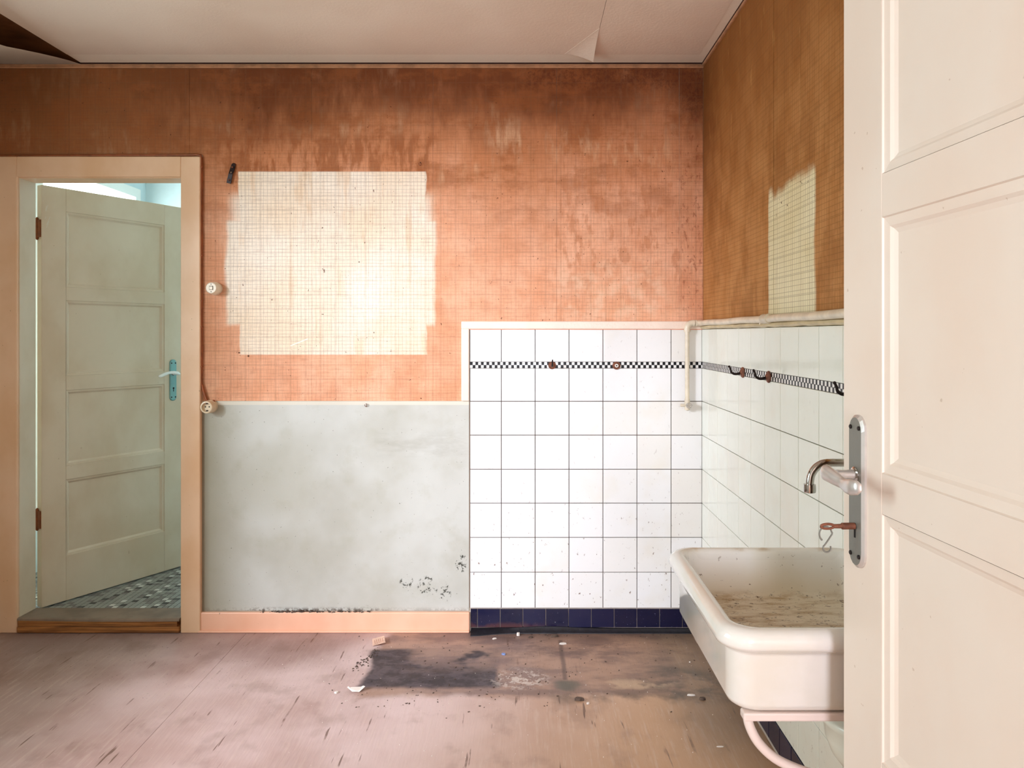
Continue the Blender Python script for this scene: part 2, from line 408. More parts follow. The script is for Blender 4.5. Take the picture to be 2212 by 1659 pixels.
def door_paint(name, c1, c2, grime=0.5):
    g = G(name, 0.36, 0.4); nm = g.noise(4, 4, 3, 4, off=3)
    col = g.mix(g.ss(nm, 0.35, 0.7), c1, c2)
    fl = g.ss(g.noise(60, 60, 60, 3, off=6), 0.735, 0.75)
    col = g.mix(g.mul(fl, grime), col, (150, 110, 70))
    return g.done(col, bump=g.add(g.noise(40, 40, 12, 3), g.mul(g.noise(6, 6, 6, 2), 2)), strength=0.10)

M = {}
M['wp_back'] = wallpaper_back(); M['wp_right'] = wallpaper_right(); M['dado'] = dado_paint()
M['tile'] = tile_glaze('white_tile', (234, 233, 232), 0.9)
M['tile_r'] = tile_glaze('white_tile_green_lit', (230, 233, 222), 0.35)  # same white tile, greenish side light tinted into the glaze
def navy():
    g = G('navy_tile', 0.14, 0.5); x, y, z = g.pos()
    d = g.mul(g.ss(g.add(z, g.mul(g.sub(g.noise(14, 14, 14, 3), 0.5), 0.06)), 0.045, 0.02), g.ss(x, 0.2, -0.05))
    c = g.mix(g.obj_rand(), (14, 16, 44), (20, 22, 58)); c = g.mix(g.mul(d, 0.8), c, (84, 50, 50))
    c = g.mix(g.ss(g.noise(160, 160, 160, 2), 0.73, 0.76), c, (150, 150, 170))
    return g.done(c, bump=g.noise(20, 20, 20, 2), strength=0.1)
M['navy'] = navy()
M['black'] = plain('black_glaze', (10, 10, 13), 0.35, 0.2, bumpst=0.05)
M['grout'] = plain('grout', (84, 58, 46), 0.9, 0.2, var=0.3)
M['grout_r'] = plain('grout_side', (120, 110, 88), 0.9, 0.2, var=0.3)
M['grout_pale'] = plain('grout_pale', (190, 176, 164), 0.9, 0.2, var=0.3)
M['plaster'] = plain('plaster', (206, 190, 170), 0.85, 0.2, bumpst=0.3)
M['edging'] = plain('edging_paint', (240, 218, 200), 0.32, 0.5, bumpst=0.6, bumpscale=110, var=0.06)
M['edging_r'] = plain('edging_side_paint', (214, 196, 156), 0.4, 0.5, bumpst=0.6, bumpscale=50, var=0.25)
M['skirting'] = door_paint('skirting_paint', (244, 190, 160), (236, 176, 144), 0.8)
M['casing'] = door_paint('casing_paint', (236, 198, 164), (226, 182, 142), 0.5)
M['door_l'] = door_paint('left_door_paint', (218, 202, 178), (208, 188, 160), 0.4)
M['door_r'] = door_paint('right_door_paint', (230, 217, 205), (228, 211, 197), 0.35)
def ceil_mat(name, c1, c2, b):
    g = G(name, 0.9, 0.15); nb = g.noise(1.6, 1.6, 1.6, 3, off=5)
    return g.done(g.mix(g.ss(nb, 0.3, 0.7), c1, c2), bump=g.noise(b, b, b, 3, 0.6), strength=0.45, dist=0.002)
M['ceiling'] = ceil_mat('ceiling_paper', (234, 220, 206), (224, 206, 190), 95)
M['ceil_edge'] = ceil_mat('ceiling_edge', (238, 228, 214), (232, 218, 202), 40)
M['board'] = plain('ceiling_board', (104, 66, 40), 0.95, 0.1, var=0.4)  # dark brown carries the shade above the sagging paper
def wood(name, c1, c2):
    g = G(name, 0.6, 0.3); n1 = g.noise(3, 40, 90, 4, 0.65, off=3)
    return g.done(g.mix(g.ss(n1, 0.35, 0.68), c1, c2), bump=n1, strength=0.35)
M['wood'] = wood('threshold_wood', (176, 116, 62), (104, 62, 30))
M['sill'] = plain('threshold_lino', (138, 118, 100), 0.6, var=0.3)
M['crown_dark'] = plain('cornice_gap', (62, 30, 16), 0.9)
M['crown'] = plain('cornice_wood', (196, 142, 104), 0.6, var=0.35, scale=20)
M['cable'] = plain('cable_paint', (158, 84, 42), 0.45, var=0.35, scale=25)
M['pipe'] = plain('pipe_paint', (226, 212, 188), 0.32, var=0.2, scale=20, bumpst=0.3)
M['chrome'] = plain('chrome', (200, 196, 192), 0.10, metal=1.0, var=0.15, bumpst=0.02)
M['alu'] = plain('brushed_aluminium', (214, 208, 204), 0.30, metal=0.65, var=0.12, scale=20, bumpst=0.08)
M['alu_dark'] = plain('plate_face', (126, 125, 118), 0.4, metal=0.25, var=0.12)
M['plate_teal'] = plain('teal_plate', (120, 166, 164), 0.35, metal=0.2, var=0.15)
M['rust'] = plain('rusty_iron', (136, 84, 62), 0.65, metal=0.3, var=0.5, scale=60, bumpst=0.5)
M['iron'] = plain('dark_iron', (44, 32, 30), 0.45, metal=0.6, var=0.5, scale=60)
M['bake'] = plain('ivory_plastic', (238, 224, 202), 0.28, var=0.06)
M['bake_old'] = plain('yellowed_plastic', (222, 202, 172), 0.3, var=0.12)
M['hole'] = plain('dark_hole', (18, 12, 10), 0.9)
M['white_paint'] = plain('white_paint', (240, 242, 238), 0.4, var=0.04)
M['blue_wall'] = plain('pale_blue_wall', (206, 224, 228), 0.7, var=0.06)
M['hall'] = plain('hall_plaster', (222, 219, 212), 0.85, 0.2)
M['hinge'] = plain('brown_hinge', (140, 78, 36), 0.5, metal=0.3, var=0.3, scale=50)
M['bracket'] = plain('bracket_enamel', (232, 214, 206), 0.25, var=0.06)
M['trap'] = plain('white_trap', (232, 234, 222), 0.25, var=0.04)
M['rubber'] = plain('black_cove', (26, 24, 32), 0.5, var=0.6, scale=40, bumpst=0.8)
M['chip'] = plain('plaster_chip', (232, 222, 212), 0.8)
M['card'] = plain('card', (226, 188, 164), 0.8, var=0.2, scale=60)
M['blue_chip'] = plain('blue_chip', (120, 140, 190), 0.5)
M['dust'] = plain('dust', (96, 78, 66), 0.95, var=0.5, scale=60)
M['floor'] = floor_lino(); M['sink'] = sink_glaze()
M['lightgrey'] = plain('mosaic_grey', (150, 150, 142), 0.35); M['darkgrey'] = plain('mosaic_midgrey', (118, 114, 108), 0.35)
M['mblack'] = plain('mosaic_black', (36, 34, 36), 0.3); M['mwhite'] = plain('mosaic_white', (214, 214, 206), 0.3)
def emit(name, col, st):
    m = bpy.data.materials.new(name); m.use_nodes = True; b = m.node_tree.nodes['Principled BSDF']
    b.inputs['Base Color'].default_value = lin(col); b.inputs['Emission Color'].default_value = lin(col); b.inputs['Emission Strength'].default_value = st
    return m
M['pane'] = emit('frosted_daylit_glass', (240, 250, 250), 6.5)

# ------------------------------------------------------------------ setting: walls, floor, ceiling
XL, XR, YF, H = -2.47, 0.791, -2.95, 2.512
DX0, DX1, DZ = -2.2317, -1.512, 2.005          # left doorway
T = 'structure'
wb = empty('wall_back', (0, 0, 0), kind=T)
wbm = bmesh.new()
bx(wbm, XL-0.2, DX0, 0.0, 0.10, 0, 2.6); bx(wbm, DX1, XR+0.1, 0.0, 0.10, 0, 2.6); bx(wbm, DX0, DX1, 0.0, 0.10, DZ, 2.6)
put('wall_core', wbm, M['plaster'], wb)
wr = empty('wall_right', (0, 0, 0), kind=T)
put('wall_core', box(XR, XR+0.12, -6.5, 0.1, -0.05, 2.6), M['plaster'], wr)
wl = bmesh.new()
wy0, wy1, wz0, wz1 = -2.62, -1.58, 0.86, 2.24
bx(wl, XL-0.12, XL, YF-0.12, wy0, 0, 2.6); bx(wl, XL-0.12, XL, wy1, 0.1, 0, 2.6)
bx(wl, XL-0.12, XL, wy0, wy1, 0, wz0); bx(wl, XL-0.12, XL, wy0, wy1, wz1, 2.6)
put('wall_left', wl, M['hall'], kind=T)
win = empty('window_1', (XL-0.06, (wy0+wy1)/2, wz0), kind=T)
wf = bmesh.new()
for a, b, c, d in ((wy0, wy0+0.05, wz0, wz1), (wy1-0.05, wy1, wz0, wz1), (wy0+0.05, wy1-0.05, wz0, wz0+0.05), (wy0+0.05, wy1-0.05, wz1-0.05, wz1), (-2.12, -2.08, wz0+0.05, wz1-0.05)):
    bx(wf, XL-0.09, XL-0.03, a, b, c, d, 0.004)
put('window_frame', wf, M['white_paint'], win, org=win.location)
wfm = bmesh.new()
OX0, OX1 = -0.34, 0.612
bx(wfm, XL-0.12, OX0, YF-0.12, YF, 0, 2.6); bx(wfm, OX1, XR+0.05, YF-0.12, YF, 0, 2.6); bx(wfm, OX0, OX1, YF-0.12, YF, 2.04, 2.6)
put('wall_front', wfm, M['hall'], kind=T)
# hall behind the camera, up to its window
put('wall_left', box(-1.12, -1.0, -6.6, YF-0.12, 0, 2.6), M['hall'], kind=T)
hb = bmesh.new()
bx(hb, -1.1, -0.24, -6.5, -6.38, 0, 2.6); bx(hb, 0.44, XR, -6.5, -6.38, 0, 2.6); bx(hb, -0.24, 0.44, -6.5, -6.38, 0, 0.55); bx(hb, -0.24, 0.44, -6.5, -6.38, 2.15, 2.6)
put('wall_front', hb, M['hall'], kind=T)
# floor: sub-floor plus two lino sheets with a joint
fl = empty('floor', (0, 0, 0), kind=T)
put('subfloor', box(XL-0.12, XR+0.1, -6.5, 0.1, -0.08, -0.004), M['crown_dark'], fl)
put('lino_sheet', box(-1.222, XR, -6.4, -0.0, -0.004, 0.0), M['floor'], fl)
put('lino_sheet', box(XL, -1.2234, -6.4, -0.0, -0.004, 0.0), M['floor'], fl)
# ceiling
ce = empty('ceiling', (0, 0, H), kind=T)
put('ceiling_board', box(XL-0.12, XR+0.1, -6.5, 0.1, H, H+0.08), M['board'], ce, org=ce.location)
SEAM = -1.957
def ceiling_sheet(x0, x1, y0, y1):
    return box(x0, x1, y0, y1, H-0.003, H-0.0002)
put('ceiling_paper', ceiling_sheet(SEAM, 0.292, -6.38, -0.112), M['ceiling'], ce, org=ce.location)
put('ceiling_paper', ceiling_sheet(0.2935, XR-0.045, -6.38, -0.112), M['ceiling'], ce, org=ce.location)
eb = bmesh.new()
bx(eb, SEAM, XR, -0.112, -0.0, H-0.002, H-0.0002); bx(eb, XR-0.045, XR, -6.38, -0.112, H-0.002, H-0.0002)
put('ceiling_edge_strip', eb, M['ceil_edge'], ce, org=ce.location)
# sagging sheet upper left
def sag():
    bm = bmesh.new(); NX, NY = 12, 30; g = []
    for i in range(NX+1):
        row = []
        for j in range(NY+1):
            x = SEAM+(XL-SEAM)*i/NX; t = j/NY; y = -0.002-2.9*t
            drop = 0.118*(min(1, (-y)/0.53))**1.15 if -y < 0.53 else 0.118+0.09*math.sin((-y-0.53)/2.4*PI)
            if -y > 0.53: drop *= max(0.0, 1-max(0, (-y-1.6)/1.35))
            drop *= (1-0.35*(i/NX)**2)
            row.append(bm.verts.new((x, y, H-0.006-drop)))
        g.append(row)
    for i in range(NX):
        for j in range(NY): bm.faces.new((g[i][j], g[i+1][j], g[i+1][j+1], g[i][j+1]))
    r = bmesh.ops.solidify(bm, geom=bm.faces[:], thickness=0.002)
    return bm
put('sagging_ceiling_paper', sag(), M['ceil_edge'], ce, smooth=True, org=ce.location, label='large sheet of pale ceiling paper hanging loose in a dark gap')
# small lifted corner
fb = bmesh.new(); N = 8; gr = []
A = Vector((0.2925, -0.39, H-0.004)); B = Vector((0.17, -0.118, H-0.004)); Cc = Vector((0.2925, -0.115, H-0.036))
for i in range(N+1):
    t = i/N; row = []
    for j in range(N+1):
        s_ = j/N; p = A.lerp(B.lerp(Cc, s_), t)
        p.z = H-0.004-0.032*(t*s_)**1.8; row.append(fb.verts.new(p))
    gr.append(row)
for i in range(N):
    for j in range(N):
        try: fb.faces.new((gr[i][j], gr[i+1][j], gr[i+1][j+1], gr[i][j+1]))
        except ValueError: pass
bmesh.ops.remove_doubles(fb, verts=fb.verts[:], dist=1e-6)
bmesh.ops.solidify(fb, geom=fb.faces[:], thickness=0.0015)
put('lifted_paper_corner', fb, M['ceiling'], ce, smooth=True, org=ce.location, label='small corner of ceiling paper curling down')
# cornice strips
tr = empty('trim_1', (0, 0, H-0.02), kind=T)
put('dark_gap', box(XL, XR, -0.016, -0.0, H-0.008, H), M['crown_dark'], tr, org=tr.location)
b_ = bmesh.new(); bx(b_, XL, XR, -0.013, 0, H-0.014, H-0.008, 0.001); bx(b_, XL, XR, -0.010, 0, H-0.022, H-0.0145, 0.002)
put('cornice_strip', b_, M['crown'], tr, org=tr.location)
tr2 = empty('trim_2', (XR, 0, H-0.02), kind=T)
put('dark_gap', box(XR-0.010, XR, -6.38, -0.017, H-0.006, H), M['crown_dark'], tr2, org=tr2.location)
b_ = bmesh.new(); bx(b_, XR-0.009, XR, -6.38, -0.017, H-0.018, H-0.0065, 0.001)
put('cornice_strip', b_, M['crown'], tr2, org=tr2.location)

# ---- wallpaper strips, back wall
ZT = H-0.022; ZD = Z(866)
TX0 = X(997); TZ1 = Z(694)
def strip(x0, x1, z0, z1, t):
    return box(x0+0.0006, x1-0.0006, -t, -0.0002, z0, z1, 0.0004)
zc = 2.094+0.012
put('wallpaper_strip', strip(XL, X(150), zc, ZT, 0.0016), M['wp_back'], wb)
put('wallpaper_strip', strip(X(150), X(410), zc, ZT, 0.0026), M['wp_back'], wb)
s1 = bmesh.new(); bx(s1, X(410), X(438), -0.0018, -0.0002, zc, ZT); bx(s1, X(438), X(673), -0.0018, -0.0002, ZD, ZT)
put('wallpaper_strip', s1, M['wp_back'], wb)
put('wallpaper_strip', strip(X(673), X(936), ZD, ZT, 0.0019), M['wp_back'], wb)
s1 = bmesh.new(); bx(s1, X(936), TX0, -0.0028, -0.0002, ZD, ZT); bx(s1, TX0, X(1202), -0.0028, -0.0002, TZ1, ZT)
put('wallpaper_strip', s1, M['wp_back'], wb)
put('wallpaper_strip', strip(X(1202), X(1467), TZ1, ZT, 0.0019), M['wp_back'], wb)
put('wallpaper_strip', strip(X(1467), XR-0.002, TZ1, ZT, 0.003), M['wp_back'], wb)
# dado paint
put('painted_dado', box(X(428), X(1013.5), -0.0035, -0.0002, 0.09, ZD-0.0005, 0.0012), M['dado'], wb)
# right wallpaper strips
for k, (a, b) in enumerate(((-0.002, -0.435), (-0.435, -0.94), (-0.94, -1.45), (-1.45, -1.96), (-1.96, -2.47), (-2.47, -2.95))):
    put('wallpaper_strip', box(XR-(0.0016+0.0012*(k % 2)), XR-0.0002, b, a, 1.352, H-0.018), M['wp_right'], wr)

# ---- tiles
tile_cache = {}
def tile_mesh(w, h, t=0.0065, bev=0.0014):
    key = (round(w, 4), round(h, 4), t)
    if key not in tile_cache:
        bm = bmesh.new()
        rings = [[(-w/2, 0, -h/2), (w/2, 0, -h/2), (w/2, 0, h/2), (-w/2, 0, h/2)],
                 [(-w/2, -t+bev, -h/2), (w/2, -t+bev, -h/2), (w/2, -t+bev, h/2), (-w/2, -t+bev, h/2)],
                 [(-w/2+bev*0.3, -t+bev*0.3, -h/2+bev*0.3), (w/2-bev*0.3, -t+bev*0.3, -h/2+bev*0.3), (w/2-bev*0.3, -t+bev*0.3, h/2-bev*0.3), (-w/2+bev*0.3, -t+bev*0.3, h/2-bev*0.3)],
                 [(-w/2+bev, -t, -h/2+bev), (w/2-bev, -t, -h/2+bev), (w/2-bev, -t, h/2-bev), (-w/2+bev, -t, h/2-bev)]]
        loops(bm, rings, cap0=False)
        me = bpy.data.meshes.new('tile'); bmesh.ops.recalc_face_normals(bm, faces=bm.faces); bm.to_mesh(me); bm.free()
        tile_cache[key] = me
    return tile_cache[key]
def place_tile(name, w, h, loc, rz, mat, parent, gap=0.0028, jitter=0.0):
    me = tile_mesh(w-gap, h-gap)
    key = (me.name, mat.name)
    if key not in tile_cache:
        m2 = me.copy(); m2.materials.append(mat); tile_cache[key] = m2
    o = bpy.data.objects.new(name, tile_cache[key]); C.objects.link(o); o.parent = parent
    o.location = loc; o.rotation_euler = (random.uniform(-1, 1)*jitter, random.uniform(-1, 1)*jitter*0.3, rz+random.uniform(-1, 1)*jitter)
    return o
xe = [X(p) for p in (1015.5, 1083, 1156, 1229, 1302, 1375.5, 1449, 1521)]
xe[-1] = XR-0.008
ze = [Z(p) for p in (795, 866.5, 939.5, 1013, 1086, 1160, 1235, 1312)]
zt0, zt1 = Z(782), Z(711.5)
put('grout_bed', box(xe[0]-0.001, XR, -0.0030, -0.0002, ze[-1]-0.001, zt1), M['grout'], wb)
J = 0.0035
for i in range(7):
    w = xe[i+1]-xe[i]; cx = (xe[i]+xe[i+1])/2
    place_tile('tile', w, zt1-zt0, (cx, -0.0025, (zt0+zt1)/2), 0, M['tile'], wb, jitter=J)
    for j in range(7):
        place_tile('tile', w, ze[j]-ze[j+1], (cx, -0.0025, (ze[j]+ze[j+1])/2), 0, M['tile'], wb, jitter=J)
ye = [0.0, -0.124]+[-0.124-0.1495*k for k in range(1, 13)]
put('grout_bed', box(XR-0.0030, XR-0.0002, ye[-1], -0.004, 0.1, zt1), M['grout_r'], wr)
for i in range(len(ye)-1):
    a, b = ye[i], ye[i+1]
    if i == 0: a = -0.0085
    w = a-b; cy = (a+b)/2
    place_tile('tile', w, zt1-zt0, (XR-0.0025, cy, (zt0+zt1)/2), -PI/2, M['tile_r'], wr, 0.0021, jitter=0.002)
    for j in range(7):
        place_tile('tile', w, ze[j]-ze[j+1], (XR-0.0025, cy, (ze[j]+ze[j+1])/2), -PI/2, M['tile_r'], wr, 0.0021, jitter=0.002)
# chequered border, squares about six pixels: joined
def border(along, a0, a1, face, parent, right=False):
    zb0, zb1 = Z(795), Z(782); hh = (zb1-zb0)/2; sq = 0.01215; n = int(abs(a1-a0)/sq)
    bms = [bmesh.new(), bmesh.new()]
    for i in range(n+1):
        for r in range(2):
            p0 = a0+i*sq*(1 if a1 > a0 else -1); p1 = p0+(sq-0.0004)*(1 if a1 > a0 else -1)
            z0 = zb0+r*hh+0.0006; z1 = z0+hh-0.0008
            lo, hi = min(p0, p1), max(p0, p1)
            bm = bms[(i+r+1) % 2]
            if right: bx(bm, face, XR-0.002, lo, hi, z0, z1)
            else: bx(bm, lo, min(hi, XR-0.008), face, -0.002, z0, z1)
    put('black_mosaic_squares', bms[0], M['black'], parent, kind='stuff')
    put('white_mosaic_squares', bms[1], M['tile'], parent, kind='stuff')
border('x', xe[0], XR-0.010, -0.0085, wb)
border('y', -0.009, ye[-1], XR-0.0085, wr, right=True)
# navy skirting tiles
nz0, nz1 = 0.018, Z(1313.5)
put('grout_bed', box(X(1016), XR, -0.0036, -0.0003, 0.0, nz1+0.003), M['grout_pale'], wb)
ne = [X(1016.5)]+[X(1031.5+49.1*k) for k in range(11)]; ne = [v for v in ne if v < XR-0.01]+[XR-0.009]
for a, b in zip(ne[:-1], ne[1:]):
    place_tile('skirting_tile', b-a, nz1-nz0, ((a+b)/2, -0.0032, (nz0+nz1)/2), 0, M['navy'], wb, 0.0024, jitter=0.004)
put('grout_bed', box(XR-0.0036, XR-0.0003, ye[-1], -0.004, 0.0, nz1+0.003), M['grout_pale'], wr)
yy = -0.01
while yy > ye[-1]:
    place_tile('skirting_tile', 0.1, nz1-nz0, (XR-0.0032, yy-0.05, (nz0+nz1)/2), -PI/2, M['navy'], wr, 0.0024, jitter=0.003); yy -= 0.1005
# painted edging round the back wall tiles
ed = bmesh.new()
bx(ed, TX0, XR, -0.014, -0.0002, zt1+0.001, TZ1, 0.004, 2); bx(ed, TX0, X(1014), -0.014, -0.0002, ZD, zt1+0.004, 0.004, 2)
put('trim_3', ed, M['edging'], kind=T)
ed = bmesh.new()
bx(ed, TX0+0.012, XR, -0.0105, -0.003, zt1-0.0015, zt1+0.0025, 0.001)
put('trim_4', ed, plain('salmon_line', (226, 150, 118), 0.6), kind=T)
ed = bmesh.new()
pr = [(0.0, 1.334), (0.012, 1.336), (0.018, 1.341), (0.016, 1.348), (0.007, 1.354), (0.0, 1.356)]
rings = []
for k in range(40):
    y = -0.0145-k*0.05; w = random.uniform(-0.0018, 0.0018)
    rings.append([(XR-0.0002-p[0], y, p[1]+w) for p in pr])
loops(ed, rings); put('trim_5', ed, M['edging_r'], kind=T)
# black cove strip on the floor before the navy tiles
cv = bmesh.new(); rings = []
for k in range(46):
    t = k/45; x = X(1018)+(XR-0.01-X(1018))*t
    lift = 0.010*math.exp(-((t-0.33)/0.16)**2)
    y0 = -0.012-0.028*math.exp(-(t/0.10)**2)
    rings.append([(x, -0.001, 0.0), (x, -0.001, 0.016+lift), (x, -0.010+y0*0.3, 0.014+lift), (x, y0-0.008, 0.006+lift*0.6), (x, y0-0.020, 0.0025+lift*0.2), (x, y0-0.021, 0.0)])
loops(cv, rings); put('baseboard_right', cv, M['rubber'], smooth=True, kind=T)
# orange skirting board
sk = bmesh.new()
bx(sk, X(432), X(1015), -0.018, -0.001, 0.006, Z(1320), 0.005, 2); bx(sk, X(432), X(1015), -0.026, -0.001, 0.0, 0.010, 0.003)
put('baseboard_back', sk, M['skirting'], kind=T)
# dirt crumbs on top of the skirting
dm = bmesh.new()
for k in range(150):
    x = random.gauss(X(655), 0.10) if k < 95 else random.uniform(X(560), X(800))
    s_ = random.uniform(0.0015, 0.005); z0 = Z(1320)+random.uniform(-0.001, 0.003)+(0.008*math.exp(-((x-X(650))/0.04)**2) if k % 3 == 0 else 0)
    bmesh.ops.create_icosphere(dm, subdivisions=1, radius=s_, matrix=Matrix.Translation((x, random.uniform(-0.016, -0.006), z0)) @ Matrix.Diagonal((1.6, 0.8, 0.7, 1)))
put('dirt', dm, M['dust'], label='dark dirt and cobweb lying along the top of the orange skirting board', cat='dirt', kind='stuff')

# ------------------------------------------------------------------ doors
def stadium(w, h, n=8):
    r = w/2; out = []
    for k in range(n+1): a = PI*k/n; out.append((r*math.cos(a), h/2-r+r*math.sin(a)))
    for k in range(n+1): a = PI+PI*k/n; out.append((r*math.cos(a), -h/2+r+r*math.sin(a)))
    return out
def build_door(name, loc, rz, s, Wd, z0, z1, u0, u1, panels, mat, molw=0.022, rec=0.010, TH=0.038):
    """local x from the hinge, visible face y=0 with normal -s*y, thickness towards s*y"""
    root = empty(name, loc, rz, kind=T)
    bz = -loc[2]
    def Lx(bm): bmesh.ops.translate(bm, verts=bm.verts, vec=(0, 0, bz)); return bm
    def slab(x0, x1, za, zb, ya, yb, bev=0.0015): return box(x0, x1, min(s*ya, s*yb), max(s*ya, s*yb), za, zb, bev)
    put('stile', Lx(slab(0, u0, z0, z1, 0, TH)), mat, root); put('stile', Lx(slab(u1, Wd, z0, z1, 0, TH)), mat, root)
    zs = [z1]+[v for p in panels for v in p]+[z0]
    for k in range(0, len(zs), 2):
        put('rail', Lx(slab(u0, u1, zs[k+1], zs[k], 0.0002, TH-0.0002, 0.0006)), mat, root)
    for (pt, pb) in panels:
        put('panel', Lx(slab(u0, u1, pb, pt, rec, TH-rec, 0)), mat, root)
        mb = bmesh.new()
        for side in (0, 1):
            prof = [(0, 0.0), (0.0012, 0.003), (molw*0.55, 0.0045), (molw*0.72, 0.0085), (molw, rec+0.0003), (molw, rec+0.003)]
            rings = []
            for w, dp in prof:
                yv = dp if side == 0 else TH-dp
                rings.append([(u0+w, s*yv, pb+w), (u1-w, s*yv, pb+w), (u1-w, s*yv, pt-w), (u0+w, s*yv, pt-w)])
            loops(mb, rings, cap0=False, cap1=False)
        put('moulding', Lx(mb), mat, root)
    return root
# left door, ajar into the bathroom
LP = [(1.892, 1.536), (1.4726, 1.1167), (1.049, 0.693), (0.6263, 0.268)]
d1 = build_door('door_1', (-2.218, 0.123, 0.068), math.radians(60), 1, 0.724, 0.057, 2.0, 0.1095, 0.6137, LP, M['door_l'], molw=0.019, rec=0.013)
# right door, open, close to the camera
ang = math.atan2(1, -0.053)
ey = 1.22-CD; ex = 0.5205; DW = 0.862
hx, hy = ex-math.cos(ang)*DW, ey-math.sin(ang)*DW
RP = [(1.905, 1.5486), (1.484, 1.107), (1.046, 0.680), (0.617, 0.26)]
d2 = build_door('door_2', (hx, hy, 0.012), ang, -1, DW, 0.012, 2.0, 0.118, DW-0.118, RP, M['door_r'], molw=0.026, rec=0.011)
def lock_set(root, lx, zc, s, zlev, zkey, w, h, plate_mat, lever_mat, lever_dir, bz, edge_mat=None, style=0):
    def T_(p): return (lx+p[0], -s*p[1], p[2]-bz)       # p[1] = height above the face
    bm = bmesh.new(); st = stadium(w, h)
    st2 = [(a*(1-0.004*2/w), b*(1-0.004*2/h)) for a, b in st]
    loops(bm, [[T_((a, 0.0, zc+b)) for a, b in st], [T_((a, 0.0035, zc+b)) for a, b in st], [T_((a, 0.007, zc+b)) for a, b in st2]], cap0=False)
    pl = put('lock_plate', bm, [plate_mat], root)
    if edge_mat:
        pl.data.materials.append(edge_mat)
        for p in pl.data.polygons:
            if len(p.vertices) == 4: p.material_index = 1
    for dz in (h/2-0.020, -h/2+0.020):
        for dx in (-w*0.28, w*0.28):
            b = bmesh.new(); lathe(b, [(0.0035, 0.0065), (0.0035, 0.0085), (0.0028, 0.0092), (0.0001, 0.0092)], (0, 0, 0), 'y', 10)
            for v in b.verts: v.co = Vector(T_((v.co.x+dx, v.co.y, v.co.z+zc+dz)))
            put('screw', b, M['iron'], pl)
    b = bmesh.new(); bx(b, -0.0018, 0.0018, 0.0068, 0.0078, zkey-0.018, zkey); lathe(b, [(0.005, 0.0068), (0.005, 0.0078)], (0, 0, zkey), 'y', 12)
    for v in b.verts: v.co = Vector(T_(tuple(v.co)))
    put('keyhole', b, M['hole'], pl)
    b = bmesh.new(); lathe(b, [(0.0125, 0.006), (0.0125, 0.0085), (0.0105, 0.010), (0.0085, 0.011)], (0, 0, zlev), 'y', 20)
    for v in b.verts: v.co = Vector(T_(tuple(v.co)))
    put('spindle_collar', b, M['chrome'], pl, smooth=True)
    b = bmesh.new()
    sweep(b, [T_((0, 0.008, zlev)), T_((0, 0.022, zlev)), T_((0, 0.036, zlev))], [0.0085, 0.0075, 0.0085], 14)
    if style == 0:
        pts = [(-0.012*lever_dir, 0.052, 0.004), (0, 0.053, 0.004), (0.022*lever_dir, 0.052, 0.001), (0.045*lever_dir, 0.050, -0.003), (0.060*lever_dir, 0.051, -0.005), (0.078*lever_dir, 0.053, -0.003), (0.092*lever_dir, 0.050, -0.001), (0.098*lever_dir, 0.046, 0.0)]
        rr = [(0.004, 0.006), (0.009, 0.0130), (0.008, 0.0115), (0.0055, 0.0090), (0.0045, 0.0105), (0.0045, 0.0120), (0.004, 0.0105), (0.001, 0.004)]
    else:
        pts = [(-0.014*lever_dir, 0.040, -0.006), (0, 0.041, 0.0), (0.022*lever_dir, 0.041, 0.005), (0.048*lever_dir, 0.040, 0.005), (0.075*lever_dir, 0.040, -0.002), (0.098*lever_dir, 0.039, -0.010), (0.108*lever_dir, 0.038, -0.009)]
        rr = [(0.004, 0.004), (0.009, 0.010), (0.008, 0.008), (0.006, 0.007), (0.006, 0.008), (0.006, 0.008), (0.002, 0.003)]
    P = smoothpts([T_((a, y_, zlev+z_)) for a, y_, z_ in pts], 4)
    R = []
    for i in range(len(P)):
        t = i/(len(P)-1)*(len(rr)-1); k = min(int(t), len(rr)-2); f_ = t-k
        R.append((rr[k][0]*(1-f_)+rr[k+1][0]*f_, rr[k][1]*(1-f_)+rr[k+1][1]*f_))
    sweep(b, P, R, 16); put('lever_handle', b, lever_mat, pl, smooth=60)
    return pl
lock_set(d1, 0.663, 1.068, 1, 1.105, 1.025, 0.040, 0.222, M['plate_teal'], M['white_paint'], -1, 0.068, style=1)
plx = DW-0.0515
lock_set(d2, plx, 1.0665, -1, 1.092, 1.012, 0.046, 0.239, M['alu_dark'], M['alu'], -1, 0.012, edge_mat=M['alu'])
# hinges of the left door
for zz, nm in ((1.80, 0), (0.46, 1)):
    b = bmesh.new(); lathe(b, [(0.003, -0.052), (0.0075, -0.045), (0.0075, 0.045), (0.003, 0.052)], (-0.004, 0.030, zz-0.068), 'z', 12)
    bx(b, -0.006, 0.001, 0.004, 0.036, zz-0.068-0.04, zz-0.068+0.04)
    put('hinge', b, M['hinge'], d1, smooth=40)
